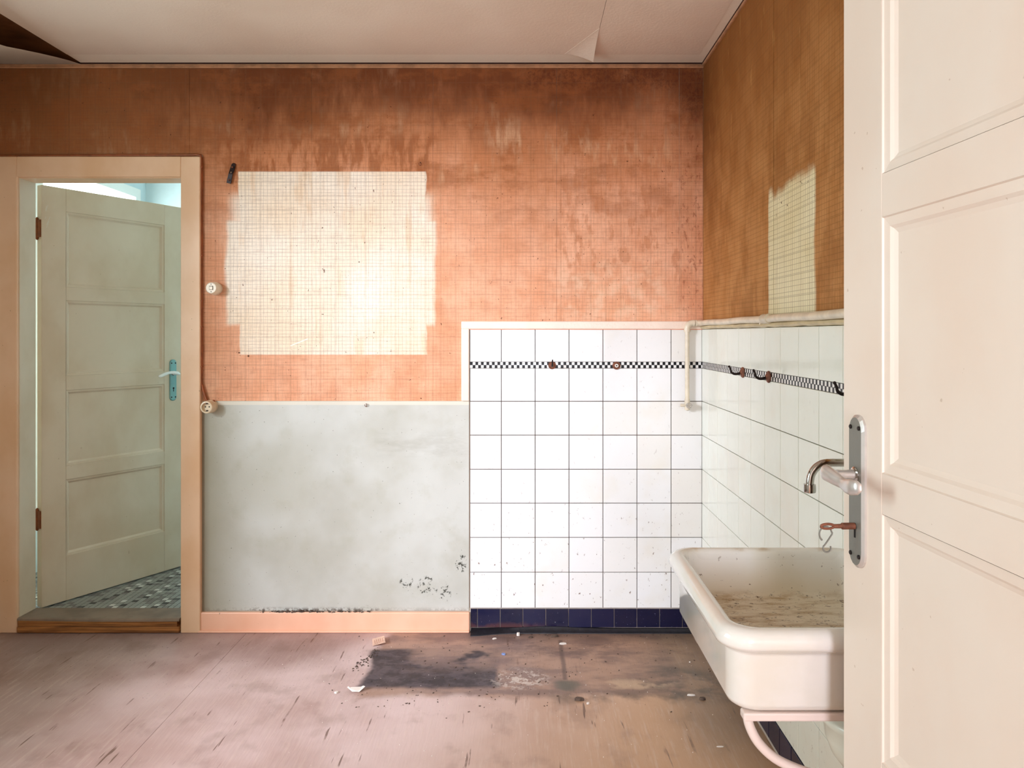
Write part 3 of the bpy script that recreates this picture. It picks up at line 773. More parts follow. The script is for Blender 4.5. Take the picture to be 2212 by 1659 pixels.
# key in the right door with a wire hook on it
def DL(p):                                # door_2 local -> world
    v = Matrix.Rotation(ang, 4, 'Z') @ Vector(p); return Vector((hx, hy, 0))+v
k0 = DL((plx, 0.0078, 1.012)); kn = (DL((0, 1, 0))-DL((0, 0, 0))).normalized()
kd = (DL((1, 0, 0))-DL((0, 0, 0))).normalized()
key = empty('key', k0, label='rusty brown key sticking out of the lock of the open door', cat='key')
b = bmesh.new(); sweep(b, [k0, k0+kn*0.020, k0+kn*0.021, k0+kn*0.034], [0.0052, 0.0052, 0.0036, 0.0032], 10)
put('shaft', b, M['rust'], key, smooth=40, org=k0)
b = bmesh.new(); c_ = k0+kn*0.043; rr_ = [c_+kn*0.0105*math.cos(2*PI*k/18)+Vector((0, 0, 1))*0.0035*math.sin(2*PI*k/18) for k in range(19)]
sweep(b, rr_, 0.0022, 8, up=kd); put('bow', b, M['rust'], key, smooth=40, org=k0)
hk = bmesh.new(); c0 = k0+kn*0.046+Vector((0, 0, -0.012)); pts = []
for k in range(15): a = math.radians(-55+k*17); pts.append(c0+kn*0.0100*math.cos(a)+Vector((0, 0, 0.0115))*math.sin(a))
pts += [c0+kn*-0.002+Vector((0, 0, -0.013)), c0+kn*0.003+Vector((0, 0, -0.018))] if False else []
c1 = c0+Vector((0, 0, -0.022))+kn*-0.002
for k in range(13): a = math.radians(60-k*22); pts.append(c1+kn*0.0062*math.cos(a)+Vector((0, 0, 0.0062))*math.sin(a))
sweep(hk, smoothpts(pts, 2), 0.0014, 6, up=kd)
o = put('wire_hook', hk, M['alu_dark'], smooth=60, org=c0, label='small S-shaped wire hook dangling from the rusty key', cat='hook'); o.location = c0

# ------------------------------------------------------------------ left doorway casing, jambs, threshold, bathroom
cs = empty('trim_6', (DX1, 0, 0), kind=T)
yc = -0.025
put('casing_post', box(DX1, X(432, CD+yc), yc, -0.0005, 0.0, 2.094, 0.003), M['casing'], cs, org=cs.location)
put('casing_post', box(XL+0.001, DX0, yc, -0.0005, 0.0, 2.094, 0.003), M['casing'], cs, org=cs.location)
put('casing_head', box(DX0, DX1, yc, -0.0005, DZ, 2.094, 0.002), M['casing'], cs, org=cs.location)
put('jamb', box(DX0-0.02, DX0+0.004, -0.012, 0.098, 0.0, DZ+0.02, 0.002), M['door_l'], cs, org=cs.location)
put('jamb', box(DX1-0.002, DX1+0.02, -0.012, 0.098, 0.0, DZ+0.02, 0.002), M['casing'], cs, org=cs.location)
put('jamb', box(DX0, DX1, -0.012, 0.098, DZ-0.004, DZ+0.02, 0.002), M['casing'], cs, org=cs.location)
th = empty('trim_7', (DX0, 0, 0), kind=T)
put('threshold_board', box(DX0+0.002, DX1-0.004, -0.030, 0.105, 0.002, 0.029, 0.003), M['wood'], th, org=th.location)
b = bmesh.new(); rings = []
for k in range(21):
    t = k/20; x = DX0+0.004+(DX1-0.016-DX0-0.004)*t; dz = 0.003*math.sin(PI*t)*-1+0.003*(1-t)
    rings.append([(x, -0.024, 0.030), (x, -0.024, 0.052+dz), (x, 0.10, 0.052+dz*0.3), (x, 0.10, 0.030)])
loops(b, rings); put('threshold_board', b, M['wood'], th, org=th.location)
b = bmesh.new(); rings = []
for k in range(21):
    t = k/20; x = DX0+0.003+(DX1-0.006-DX0-0.003)*t; dz = 0.003*math.sin(PI*t)*-1+0.003*(1-t)
    rings.append([(x, -0.027, 0.0525+dz), (x, -0.026, 0.0600+dz), (x, -0.018, 0.0635+dz), (x, 0.105, 0.0635+dz*0.3), (x, 0.105, 0.054)])
loops(b, rings); put('threshold_covering', b, M['sill'], th, org=th.location)
# bathroom shell
BX0, BX1, BY = -2.59, -1.0, 1.80
put('wall_back', box(BX0-0.1, BX1+0.1, BY, BY+0.1, 0, 2.75), M['blue_wall'], kind=T)
put('wall_right', box(BX1, BX1+0.1, 0.10, BY, 0, 2.75), M['blue_wall'], kind=T)
blw = bmesh.new(); by0, by1, bz0, bz1 = 0.62, 1.693, 0.35, 2.28
bx(blw, BX0-0.1, BX0, 0.1, by0, 0, 2.75); bx(blw, BX0-0.1, BX0, by1, BY, 0, 2.75); bx(blw, BX0-0.1, BX0, by0, by1, 0, bz0); bx(blw, BX0-0.1, BX0, by0, by1, bz1, 2.75)
put('wall_left', blw, M['blue_wall'], kind=T)
put('ceiling', box(BX0-0.1, BX1+0.1, 0.1, BY+0.1, 2.70, 2.78), M['white_paint'], kind=T)
wn = empty('window_2', (BX0, 1.15, bz0), kind=T)
f_ = bmesh.new()
for a, c, e, g_ in ((by0, by0+0.06, bz0, bz1), (by1-0.06, by1, bz0, bz1), (by0+0.06, by1-0.06, bz0, bz0+0.06), (by0+0.06, by1-0.06, bz1-0.06, bz1), (1.13, 1.18, bz0+0.06, 1.86), (by0+0.06, by1-0.06, 1.86, 1.91)):
    bx(f_, BX0-0.05, BX0+0.02, a, c, e, g_, 0.0)
put('window_frame', f_, M['white_paint'], wn, org=wn.location)
put('window_pane', box(BX0-0.035, BX0-0.030, by0+0.01, by1-0.01, bz0+0.01, bz1-0.01), M['pane'], wn, org=wn.location)
bf = empty('floor', (-2.0, 0.1, 0.05), kind=T)
put('subfloor', box(BX0, BX1, 0.105, BY, 0.0, 0.050), plain('mosaic_grout', (60, 58, 54), 0.9), bf, org=bf.location)
mo = bmesh.new(); q = 0.0262; ny = int((BY-0.11)/q); nx = int((BX1-BX0)/q)
for j in range(ny):
    for i in range(nx):
        x = BX0+i*q; y = 0.110+j*q
        if x > -1.35: continue
        r = random.random(); k = 0
        if (i*3+j*5) % 13 == 0 and r < 0.85: k = 2
        elif (i*3+j*5) % 13 in (5, 7) and r < 0.5: k = 3
        elif r < 0.35: k = 1
        f0 = len(mo.faces)
        z0, z1 = 0.049, 0.0515; g_ = 0.0011; b2 = 0.0005
        loops(mo, [[(x+g_, y+g_, z0), (x+q-g_, y+g_, z0), (x+q-g_, y+q-g_, z0), (x+g_, y+q-g_, z0)], [(x+g_+b2, y+g_+b2, z1), (x+q-g_-b2, y+g_+b2, z1), (x+q-g_-b2, y+q-g_-b2, z1), (x+g_+b2, y+q-g_-b2, z1)]], cap0=False)
        mo.faces.ensure_lookup_table()
        for n_ in range(f0, len(mo.faces)): mo.faces[n_].material_index = k
put('mosaic_tiles', mo, [M['lightgrey'], M['darkgrey'], M['mblack'], M['mwhite']], bf, org=bf.location, kind='stuff')

# ------------------------------------------------------------------ sink and what belongs to it
SX0, SY0, SY1, SZ = 0.340, 1.28-CD, 1.813-CD, 0.800
so = (0.565, -1.76, 0.649)
sink = empty('sink', so, label='old cream stoneware sink with rolled rim and brown stained basin on the right wall', cat='sink')
x1 = XR-0.004
def R(i, z, r): return rrect(SX0+i, x1-i*0.3, SY0+i, SY1-i, r, z, 8)
rings = [R(0.030, 0.652, 0.045), R(0.024, 0.649, 0.05) if False else R(0.034, 0.6495, 0.040), R(0.026, 0.656, 0.046), R(0.022, 0.665, 0.048), R(0.021, 0.750, 0.048), R(0.019, 0.7575, 0.048), R(0.010, 0.7615, 0.052), R(0.003, 0.766, 0.055), R(0.0, 0.773, 0.056), R(0.0005, 0.783, 0.056), R(0.004, 0.792, 0.054), R(0.011, 0.798, 0.052), R(0.019, 0.800, 0.050), R(0.027, 0.799, 0.048), R(0.033, 0.795, 0.046), R(0.036, 0.788, 0.044), R(0.038, 0.775, 0.043), R(0.042, 0.730, 0.042), R(0.047, 0.706, 0.040), R(0.056, 0.694, 0.036), R(0.070, 0.690, 0.030), R(0.12, 0.688, 0.02)]
rings = [rings[1]]+rings[2:]
b = bmesh.new(); loops(b, rings); put('basin', b, M['sink'], sink, smooth=60, org=so)
b = bmesh.new(); lathe(b, [(0.030, 0.686), (0.030, 0.6905), (0.024, 0.6905), (0.020, 0.687), (0.001, 0.687)], (0.60, -1.76, 0), 'z', 20)
put('drain', b, M['iron'], sink, smooth=30, org=so)
# bracket: flat enamelled cast arm, front one visible
def bracket(yb):
    o = (x1, yb, 0.45)
    r = empty('sink_bracket', o, label='pale curved enamelled bracket under the front edge of the sink' if yb < -1.8 else 'pale curved enamelled bracket under the far end of the sink', cat='bracket')
    b = bmesh.new()
    pts = smoothpts([(0.392, yb, 0.642), (0.397, yb, 0.620), (0.412, yb, 0.592), (0.440, yb, 0.565), (0.480, yb, 0.545), (0.530, yb, 0.528), (0.60, yb, 0.500), (0.68, yb, 0.455), (0.75, yb, 0.395), (0.784, yb, 0.34)], 4)
    sweep(b, pts, [(0.0085, 0.0095)]*len(pts), 12, up=(0, 1, 0)); put('curved_arm', b, M['bracket'], r, smooth=50, org=o)
    b = bmesh.new(); bx(b, 0.383, x1-0.002, yb-0.012, yb+0.012, 0.634, 0.6485, 0.003, 2); put('top_bar', b, M['bracket'], r, org=o)
    b = bmesh.new(); bx(b, x1-0.012, x1-0.001, yb-0.015, yb+0.015, 0.32, 0.634, 0.002); put('wall_plate', b, M['bracket'], r, org=o)
bracket(1.318-CD); bracket(1.74-CD)
# waste trap
to = (0.692, -1.807, 0.45)
tp = empty('waste_trap', to, label='white plastic waste trap below the sink beside the door edge', cat='trap')
b = bmesh.new(); lathe(b, [(0.020, 0.649), (0.020, 0.575), (0.026, 0.560), (0.088, 0.548), (0.092, 0.544), (0.092, 0.534), (0.088, 0.530), (0.084, 0.500), (0.072, 0.468), (0.050, 0.440), (0.024, 0.428), (0.001, 0.426)], (to[0], to[1], 0), 'z', 28)
put('bowl', b, M['trap'], tp, smooth=50, org=to)
b = bmesh.new(); sweep(b, smoothpts([(0.74, -1.807, 0.50), (0.765, -1.807, 0.50), (0.786, -1.807, 0.50)], 3), 0.017, 14); put('outlet_pipe', b, M['trap'], tp, smooth=50, org=to)
# tap: chrome swan spout
fo = (XR-0.008, -1.752, 1.045); dt = 1.55
fc = empty('faucet', fo, label='chrome wall tap with bent spout above the sink', cat='tap')
px_ = lambda p, d=dt: X(p, d)
ty = dt-CD
pts = [(XR-0.03, ty, 1.045), (0.70, ty, 1.045), (X(1800, dt), ty, 1.0455), (X(1780, dt), ty, 1.044), (X(1764, dt), ty, 1.036), (X(1753, dt), ty, 1.022), (X(1749.5, dt), ty, 1.006), (X(1749, dt), ty, 0.990)]
b = bmesh.new(); P = smoothpts(pts, 5); sweep(b, P, 0.0083, 18, up=(0, 1, 0)); put('spout', b, M['chrome'], fc, smooth=60, org=fo)
b = bmesh.new(); lathe(b, [(0.0088, 1.001), (0.0122, 1.001), (0.0125, 0.987), (0.0118, 0.984), (0.009, 0.984), (0.009, 0.990)], (X(1749, dt), ty, 0), 'z', 20); put('nozzle', b, M['chrome'], fc, smooth=30, org=fo)
b = bmesh.new(); lathe(b, [(0.030, 0.0), (0.030, -0.006), (0.018, -0.014), (0.016, -0.045), (0.010, -0.050)], (XR-0.009, ty, 1.045), 'x', 22); put('wall_flange', b, M['chrome'], fc, smooth=30, org=fo)
b = bmesh.new(); lathe(b, [(0.008, 0.0), (0.008, 0.03), (0.022, 0.034), (0.024, 0.046), (0.012, 0.052), (0.001, 0.052)], (XR-0.04, ty, 1.055), 'z', 18); put('tap_knob', b, M['chrome'], fc, smooth=30, org=fo)

# ------------------------------------------------------------------ gas pipe
go = (X(1484.5), -0.03, Z(880))
gp = empty('gas_pipe', go, label='cream painted pipe from the corner elbow along the right wall and down the tiles', cat='pipe')
pv = X(1484.5, 3.28); pz = Z(700, 3.28)
b = bmesh.new(); sweep(b, [(pv, -0.027, Z(862, 3.28)), (pv, -0.027, pz-0.030)], 0.0096, 16); put('drop_pipe', b, M['pipe'], gp, smooth=40, org=go)
b = bmesh.new(); pts = smoothpts([(pv, -0.027, pz-0.034), (pv, -0.027, pz-0.018), (pv+0.006, -0.027, pz-0.003), (pv+0.020, -0.027, pz+0.004), (pv+0.032, -0.027, pz+0.004)], 4)
sweep(b, pts, [0.0145]*3+[0.0135]*(len(pts)-6)+[0.0145]*3, 16, up=(0, 1, 0)); put('elbow', b, M['pipe'], gp, smooth=40, org=go)
hz = pz+0.004; hxp = XR-0.022
b = bmesh.new()
lathe(b, [(0.0115, 0.0), (0.0145, 0.0), (0.0145, 0.010), (0.0125, 0.011), (0.0125, 0.016), (0.0145, 0.017), (0.0145, 0.027), (0.0115, 0.028)], (pv+0.034, -0.027, hz), 'x', 16); put('union', b, M['pipe'], gp, smooth=30, org=go)
b = bmesh.new(); pts = smoothpts([(pv+0.060, -0.027, hz), (hxp-0.004, -0.031, hz), (hxp, -0.045, hz), (hxp, -0.08, hz)], 4)
for k in range(1, 30): pts.append(Vector((hxp-0.0005*math.sin(k), -0.08-k*0.065, hz+0.001*math.sin(k*0.9))))
sweep(b, pts, 0.0118, 16); put('wall_pipe', b, M['pipe'], gp, smooth=40, org=go)
yk = F*0.769/(1655-VX)-CD
b = bmesh.new(); lathe(b, [(0.0118, -0.032), (0.0150, -0.030), (0.0162, -0.018), (0.0150, -0.014), (0.0150, 0.014), (0.0162, 0.018), (0.0150, 0.030), (0.0118, 0.032)], (hxp, yk, hz), 'y', 16); put('coupling', b, M['pipe'], gp, smooth=30, org=go)
yk2 = yk+0.10
b = bmesh.new(); bx(b, hxp-0.003, XR-0.004, yk+0.055, yk+0.062, hz-0.018, hz-0.008, 0.001); put('pipe_clip', b, M['pipe'], gp, org=go)
vz = Z(876, 3.27)
b = bmesh.new(); lathe(b, [(0.0105, Z(860)), (0.0115, Z(860)), (0.0118, Z(868)), (0.0110, Z(884)), (0.001, Z(886))], (pv, -0.027, 0), 'z', 16); put('valve_body', b, M['pipe'], gp, smooth=30, org=go)
b = bmesh.new(); sweep(b, [(pv-0.030, -0.027, vz), (pv-0.026, -0.027, vz), (pv-0.006, -0.027, vz)], [(0.005, 0.006), (0.0065, 0.0075), (0.006, 0.006)], 12, up=(0, 1, 0)); put('valve_lever', b, M['pipe'], gp, smooth=40, org=go)
b = bmesh.new(); lathe(b, [(0.0125, -0.027), (0.0125, -0.046), (0.0105, -0.050), (0.0085, -0.050), (0.0085, -0.047), (0.001, -0.047)], (pv+0.004, 0, vz), 'y', 20)
bx(b, pv-0.004, pv+0.012, -0.052, -0.046, vz-0.0018, vz+0.0018, 0.0005); bx(b, pv+0.0025, pv+0.0055, -0.051, -0.046, vz-0.006, vz+0.006, 0.0005)
put('valve_cap', b, M['chrome'], gp, smooth=30, org=go)
b = bmesh.new(); sweep(b, [(pv+0.012, -0.036, vz), (pv+0.021, -0.036, vz+0.001)], [(0.006, 0.007), (0.002, 0.002)], 8, up=(0, 1, 0)); put('valve_ear', b, M['chrome'], gp, smooth=30, org=go)

# ------------------------------------------------------------------ switch, socket, cable
def device(name, px, py, depth, label, cat, fmat, socket=False):
    # px,py : pixel of the front face
    d = CD-depth; cx, cz = X(px, d), Z(py, d); o = (cx, -0.003, cz)
    r = empty(name, o, label=label, cat=cat)
    b = bmesh.new(); R0 = 0.0275
    if socket: prof = [(R0+0.001, 0), (R0+0.001, -0.022), (R0-0.001, -0.024), (R0, -0.030), (R0, -depth+0.006), (R0-0.002, -depth+0.001), (R0-0.004, -depth), (R0-0.0075, -depth), (R0-0.009, -depth+0.014), (0.001, -depth+0.014)]
    else: prof = [(R0+0.001, 0), (R0+0.001, -0.020), (R0-0.001, -0.022), (R0-0.001, -0.030), (R0, -0.031), (R0-0.002, -depth+0.005), (R0-0.006, -depth), (0.001, -depth)]
    lathe(b, prof, (cx, 0, cz), 'y', 28); put('housing', b, fmat, r, smooth=35, org=o)
    if socket:
        for dx in (-0.0085, 0.0085):
            b = bmesh.new(); lathe(b, [(0.0028, -depth+0.0135), (0.0028, -depth+0.0125), (0.001, -depth+0.0125)], (cx+dx, 0, cz+0.001), 'y', 12); put('contact_hole', b, M['hole'], r, org=o)
        for dz in (0.015, -0.015):
            b = bmesh.new(); bx(b, cx-0.003, cx+0.003, -depth+0.006, -depth+0.014, cz+dz-0.0022, cz+dz+0.0022, 0.0006); put('earth_clip', b, M['iron'], r, org=o)
    else:
        b = bmesh.new(); s_ = 0.0080
        for a, c, e, f2 in ((-s_, s_, s_-0.0012, s_+0.0012), (s_-0.0008, s_+0.0008, -s_, s_), (-s_, s_, -s_-0.0005, -s_+0.0005), (-s_-0.0004, -s_+0.0004, -s_, s_)):
            bx(b, cx+a, cx+c, -depth-0.0007, -depth+0.0002, cz+e, cz+f2)
        put('rocker_gap', b, M['hole'], r, org=o)
        b = bmesh.new(); bx(b, cx-s_+0.001, cx+s_-0.001, -depth-0.0025, -depth, cz-s_+0.001, cz+s_-0.001, 0.0008); put('rocker', b, fmat, r, org=o)
        for dz in (0.0165, -0.0165):
            b = bmesh.new(); lathe(b, [(0.0020, -depth+0.0002), (0.0020, -depth-0.0006), (0.0005, -depth-0.0006)], (cx, 0, cz+dz), 'y', 10); put('screw', b, M['hole'], r, org=o)
    return cx, cz
device('light_switch', 456, 622, 0.055, 'round ivory surface-mounted light switch beside the left door casing', 'light switch', M['bake'])
sx_, sz_ = device('power_socket', 445, 880, 0.060, 'round yellowed power socket at the lower end of the brown cable', 'socket', M['bake_old'], True)
ca = empty('cable', (X(436), -0.01, 1.6), label='brown painted cable running over the left casing and down its right side', cat='cable')
co = ca.location
zt_ = 2.094+0.006
pts = [(XL+0.01, -0.0108, zt_-0.001), (-2.1, -0.0108, zt_), (-1.8, -0.0108, zt_+0.002), (X(400), -0.0108, zt_+0.003), (X(430), -0.0108, zt_+0.004), (X(436), -0.0108, zt_-0.005), (X(437.5), -0.0108, zt_-0.03)]
for k in range(14): pts.append((X(437.3)+0.0012*math.sin(k*1.9), -0.0108, 2.03-k*0.073))
zb = 1.12
pts += [(X(438.5), -0.0108, zb-0.03), (X(444), -0.012, zb-0.07), (X(452), -0.013, zb-0.105), (sx_+0.018, -0.016, sz_+0.024)]
b = bmesh.new(); sweep(b, smoothpts(pts, 3), 0.0058, 8, up=(0, 1, 0)); put('cable_run', b, M['cable'], ca, smooth=60, org=co)
pts = [(X(433.5)+0.001*math.sin(k*2.3), -0.0100, 2.075-k*0.0735) for k in range(16)]+[(X(434), -0.0108, 0.97)]
b = bmesh.new(); sweep(b, smoothpts(pts, 3), 0.0050, 8, up=(0, 1, 0)); put('cable_run', b, M['cable'], ca, smooth=60, org=co)
for zz in (2.05, 1.66, 1.46, 1.345, 1.17):
    b = bmesh.new(); bx(b, X(431.3), X(440.5), -0.0180, -0.0045, zz-0.004, zz+0.004, 0.002); put('cable_clip', b, M['cable'], ca, org=co)

# ------------------------------------------------------------------ hooks, nails, iron strap
def wall_rosette(name, px, py, label, hook):
    cx, cz = X(px), Z(py); o = (cx, -0.009, cz)
    r = empty(name, o, label=label, cat='hook', group=None)
    b = bmesh.new(); lathe(b, [(0.0175, 0.0), (0.0178, -0.003), (0.0165, -0.0055), (0.0135, -0.0045), (0.0115, -0.006), (0.0095, -0.0085), (0.0085, -0.0085), (0.0001, -0.0085)], (cx, -0.009, cz), 'y', 24)
    put('backplate', b, M['rust'], r, smooth=25, org=o)
    if hook:
        b = bmesh.new(); P = smoothpts([(cx, -0.016, cz), (cx, -0.030, cz-0.002), (cx, -0.044, cz-0.002), (cx, -0.054, cz+0.006), (cx, -0.057, cz+0.020), (cx, -0.060, cz+0.026)], 4)
        sweep(b, P, [0.0048-0.0022*i/len(P) for i in range(len(P))], 10, up=(1, 0, 0)); put('hook_arm', b, M['iron'], r, smooth=50, org=o)
    else:
        b = bmesh.new(); lathe(b, [(0.0080, -0.016), (0.0080, -0.0205), (0.0062, -0.0215), (0.0035, -0.0205), (0.0033, -0.019), (0.0001, -0.019)], (cx, 0, cz), 'y', 18); put('ferrule', b, M['chip'], r, smooth=30, org=o)
        b = bmesh.new(); lathe(b, [(0.0032, -0.0195), (0.0032, -0.0200), (0.0001, -0.0200)], (cx, 0, cz), 'y', 12); put('screw_hole', b, M['hole'], r, org=o)
wall_rosette('coat_hook', 1192.5, 789, 'rusty round hook with upward prong on the chequered band, left one', True)
wall_rosette('hook_plate', 1331, 789.5, 'round rusty plate with white centre and no hook arm on the chequered band', False)
hz3 = 1.176
def side_hook(y, label, first=None):
    if first:
        r = first.copy(); C.objects.link(r); r.location = (XR-0.009, y, hz3); r['label'] = label
        for ch in first.children: c = ch.copy(); C.objects.link(c); c.parent = r
        return r
    o = (XR-0.009, y, hz3); r = empty('coat_hook', o, label=label, cat='hook', group='dark hooks on the right wall band')
    b = bmesh.new(); lathe(b, [(0.019, 0.0), (0.0195, -0.003), (0.017, -0.006), (0.010, -0.008), (0.007, -0.012), (0.001, -0.012)], o, 'x', 22); put('backplate', b, M['rust'], r, smooth=30, org=o)
    b = bmesh.new(); x_ = XR-0.016
    P = smoothpts([(x_, y, hz3-0.001), (x_-0.012, y, hz3-0.005), (x_-0.026, y, hz3-0.005), (x_-0.036, y, hz3+0.002), (x_-0.0385, y, hz3+0.012), (x_-0.043, y, hz3+0.021)], 4)
    sweep(b, P, [0.0052-0.0022*i/len(P) for i in range(len(P))], 10, up=(0, 1, 0))
    bmesh.ops.create_uvsphere(b, u_segments=10, v_segments=8, radius=0.0042, matrix=Matrix.Translation(P[-1]))
    put('hook_arm', b, M['iron'], r, smooth=60, org=o); return r
h1 = side_hook(2.674-CD, 'dark iron hook on the right wall band nearest the corner pipe')
side_hook(2.39-CD, 'dark iron hook in the middle of the right wall band', h1)
side_hook(1.765-CD, 'dark iron hook on the right wall band half hidden by the open door', h1)
# iron strap
so_ = (X(502), -0.006, Z(373)); st_ = empty('iron_strap', so_, label='short dark iron hanging strap nailed above the pale wallpaper rectangle', cat='bracket')
b = bmesh.new(); a0 = Vector((X(507), 0, Z(353))); a1 = Vector((X(496), 0, Z(397))); dv = (a1-a0).normalized(); sv = Vector((dv.z, 0, -dv.x))
rings = []
for t, w, y in ((0.0, 0.004, -0.006), (0.06, 0.0085, -0.008), (0.35, 0.0095, -0.012), (0.55, 0.0085, -0.016), (0.8, 0.0095, -0.014), (1.0, 0.0095, -0.012)):
    p = a0.lerp(a1, t); rings.append([p+sv*w+Vector((0, y, 0)), p-sv*w+Vector((0, y, 0)), p-sv*w+Vector((0, y+0.004, 0)), p+sv*w+Vector((0, y+0.004, 0))])
loops(b, rings); put('strap', b, M['iron'], st_, org=so_)
for t, m_ in ((0.22, 'rust'), (0.48, 'chrome'), (0.85, 'rust')):
    p = a0.lerp(a1, t); b = bmesh.new(); lathe(b, [(0.004, -0.012), (0.004, -0.017), (0.002, -0.0185), (0.0005, -0.0185)], (p.x, 0, p.z), 'y', 10); put('rivet', b, M[m_], st_, smooth=30, org=so_)
def nail_ring(px, py, label, tail=0.0):
    cx, cz = X(px), Z(py); o = (cx, -0.003, cz)
    r = empty('screw_eye', o, label=label, cat='hook')
    b = bmesh.new(); pts = [(cx, -0.002, cz+0.004)]+[(cx+0.0050*math.sin(a), -0.010-0.003*math.cos(a), cz-0.002+0.0065*math.cos(a)) for a in [k*PI/7 for k in range(13)]]
    sweep(b, pts, 0.0012, 6, up=(0, 1, 0)); put('wire_loop', b, M['rust'], r, smooth=60, org=o)
nail_ring(908, 354, 'tiny rusty wire eye at the top right of the pale wallpaper rectangle')
nail_ring(791.5, 874, 'tiny rusty wire eye on the seam above the grey dado')

# ------------------------------------------------------------------ cobweb
cw = bmesh.new()
for k in range(9):
    a = Vector((X(91+random.uniform(0, 4), 3.46), 0.150, Z(450+k*6.5, 3.46))); e = Vector((X(101+random.uniform(-4, 16), 3.46), 0.135, Z(432+k*5+random.uniform(-8, 8), 3.46)))
    m_ = a.lerp(e, 0.5)+Vector((0, 0, -0.008)); sweep(cw, smoothpts([a, m_, e], 3), 0.0006, 4, up=(0, 1, 0))
put('cobweb', cw, M['white_paint'], label='wisp of cobweb at the upper hinge side of the left door', cat='cobweb', kind='stuff')

# ------------------------------------------------------------------ litter on the floor
def chip(name, px, py, sx, sy, h, rz, mat, label, cat, n=7, curl=0.0):
    x, y, _ = FP(px, py); b = bmesh.new(); R0 = [random.uniform(0.75, 1.1) for _ in range(n)]
    low = []; top = []; up = []
    for k in range(n):
        a = 2*PI*k/n+0.3; u = sx*R0[k]*math.cos(a); v = sy*R0[k]*math.sin(a)
        uu, vv = u*math.cos(rz)-v*math.sin(rz), u*math.sin(rz)+v*math.cos(rz)
        low.append((x+uu, y+vv, 0.0004+curl*abs(u/sx)**2*0.02)); top.append((x+uu*0.85, y+vv*0.85, 0.0004+h+curl*abs(u/sx)**2*0.02)); up.append((x+uu*0.4, y+vv*0.4, 0.0004+h*random.uniform(0.9, 1.15)))
    loops(b, [low, top, up])
    o = put(name, b, mat, org=(x, y, 0), label=label, cat=cat); o.location = (x, y, 0); return o
# printed card scrap, tilted
x, y, _ = FP(818, 1388)
cr = empty('card_scrap', (x, y, 0), 0.25, label='small pinkish scrap of card with faint lines lying below the orange skirting', cat='scrap')
b = bmesh.new(); rings = []
for k in range(6):
    t = k/5; rings.append([(-0.026, -0.034+0.068*t, 0.001+0.006*(t-0.4)**2), (0.026, -0.034+0.068*t, 0.010+0.006*(t-0.4)**2), (0.026, -0.034+0.068*t, 0.0115+0.006*(t-0.4)**2), (-0.026, -0.034+0.068*t, 0.0025+0.006*(t-0.4)**2)])
loops(b, rings); put('card', b, M['card'], cr)
b = bmesh.new()
for k in range(5): bx(b, -0.017+k*0.008, -0.0155+k*0.008, -0.022, 0.018, 0.0044+k*0.00138, 0.0052+k*0.00138)
put('printed_lines', b, plain('faint_print', (196, 140, 118), 0.8), cr)
chip('paper_scrap', 770, 1492, 0.034, 0.016, 0.003, 0.2, M['chip'], 'torn white paper scrap at the lower left corner of the dark patch', 'scrap', 8, 0.9)
chip('plaster_chip', 726, 1497, 0.0085, 0.007, 0.005, 0.4, M['chip'], 'white plaster chip just left of the torn paper scrap', 'chip')
chip('plaster_chip', 1119.5, 1373, 0.009, 0.008, 0.012, 0.1, M['chip'], 'white plaster lump before the dark blue skirting tiles', 'chip')
chip('plaster_chip', 1216, 1391, 0.018, 0.011, 0.003, 0.2, M['chip'], 'flat white chip in the middle of the worn floor before the tiles', 'chip')
chip('blue_chip', 1088, 1414, 0.011, 0.009, 0.004, -0.5, M['blue_chip'], 'small blue chip at the right end of the dark patch', 'chip')
chip('paint_flake', 1147, 1378, 0.012, 0.005, 0.006, 0.3, M['dust'], 'grey crumb right of the white lump near the skirting tiles', 'crumb')
chip('paint_flake', 1198, 1376, 0.020, 0.006, 0.008, 0.3, M['dust'], 'brown twisted flake behind the flat white chip', 'crumb')
chip('paint_flake', 1252, 1512, 0.022, 0.010, 0.008, -0.2, M['dust'], 'brown curled flake on the floor left of the sink', 'crumb')
chip('paint_flake', 1270, 1521, 0.006, 0.004, 0.006, 0.2, M['chip'], 'pale crumb beside the brown curled flake', 'crumb')
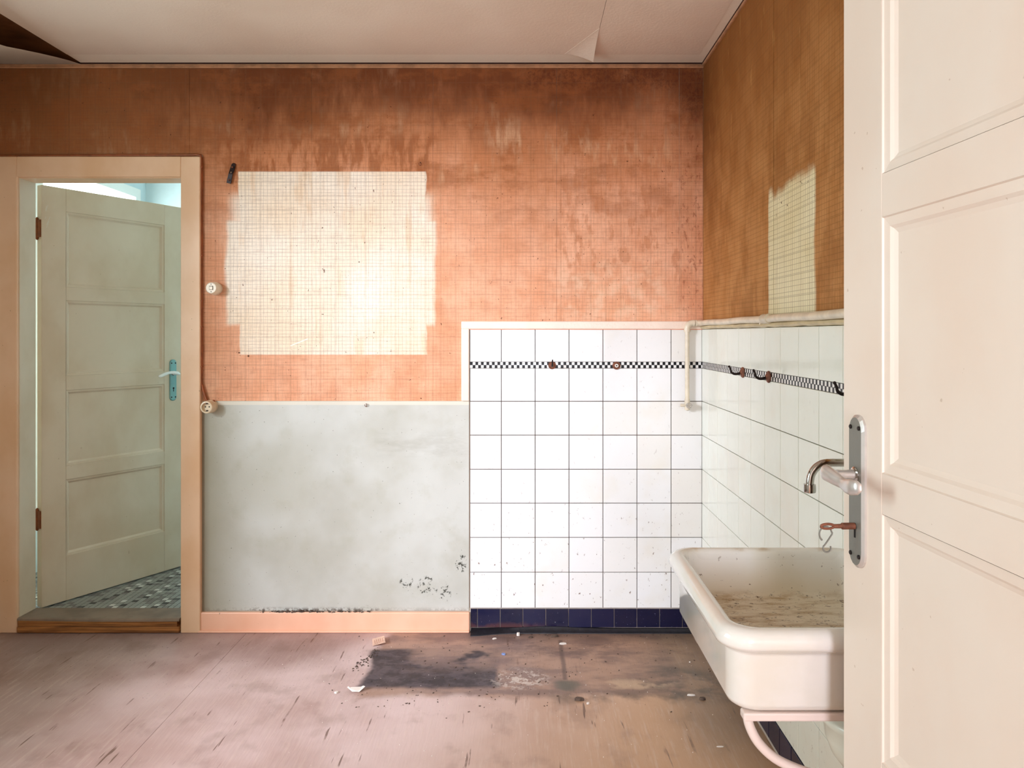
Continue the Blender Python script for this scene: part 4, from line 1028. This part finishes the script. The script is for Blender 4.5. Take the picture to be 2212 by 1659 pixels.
chip('paint_flake', 1492, 1503, 0.017, 0.004, 0.005, -0.1, M['chip'], 'pale sliver on the floor near the side of the sink', 'crumb')
chip('plaster_chip', 1518, 1511, 0.015, 0.010, 0.006, 0.0, M['dust'], 'grey crumbly lump next to the pale sliver near the sink', 'crumb')
chip('paint_flake', 1490, 1431, 0.004, 0.003, 0.003, 0.0, M['chip'], 'tiny white crumb on the floor just left of the sink side', 'crumb')
chip('paint_flake', 1556, 1614, 0.012, 0.003, 0.003, 0.0, M['chip'], 'grey sliver at the bottom near the sink bracket', 'crumb')
chip('paint_flake', 1068, 1380, 0.011, 0.007, 0.003, 0.5, M['chip'], 'white flake on the black strip at its left end', 'crumb')
# loose dirt: nobody could count it
cb = bmesh.new()
for k in range(420):
    r_ = random.random()
    if r_ < 0.30: px, py = random.uniform(1020, 1480), random.gauss(1368, 5)
    elif r_ < 0.55:
        t = random.random(); px, py = 818-50*t+random.gauss(0, 5), 1402+42*t+random.gauss(0, 3)
    elif r_ < 0.75: px, py = random.gauss(1020, 120), random.gauss(1470, 30)
    else: px, py = random.uniform(700, 1540), random.uniform(1372, 1540)
    if py < 1364.5: py = 1366
    x, y, _ = FP(px, py); s_ = random.uniform(0.0008, 0.0032)
    if x > 0.77: continue
    bmesh.ops.create_icosphere(cb, subdivisions=1, radius=s_, matrix=Matrix.Translation((x, min(y, -0.02), s_*0.4)) @ Matrix.Rotation(random.uniform(0, 3), 4, 'Z') @ Matrix.Diagonal((1.7, 0.8, 0.6, 1)))
nf0 = len(cb.faces)
for k in range(90):
    px, py = random.uniform(600, 1560), random.uniform(1372, 1640); x, y, _ = FP(px, py); s_ = random.uniform(0.0007, 0.0018)
    bmesh.ops.create_icosphere(cb, subdivisions=1, radius=s_, matrix=Matrix.Translation((x, min(y, -0.03), s_*0.4)))
cb.faces.ensure_lookup_table()
for k in range(nf0, len(cb.faces)): cb.faces[k].material_index = 1
put('crumbs', cb, [M['dust'], M['chip']], label='loose dark and white crumbs scattered over the floor before the tiles', cat='dirt', kind='stuff')
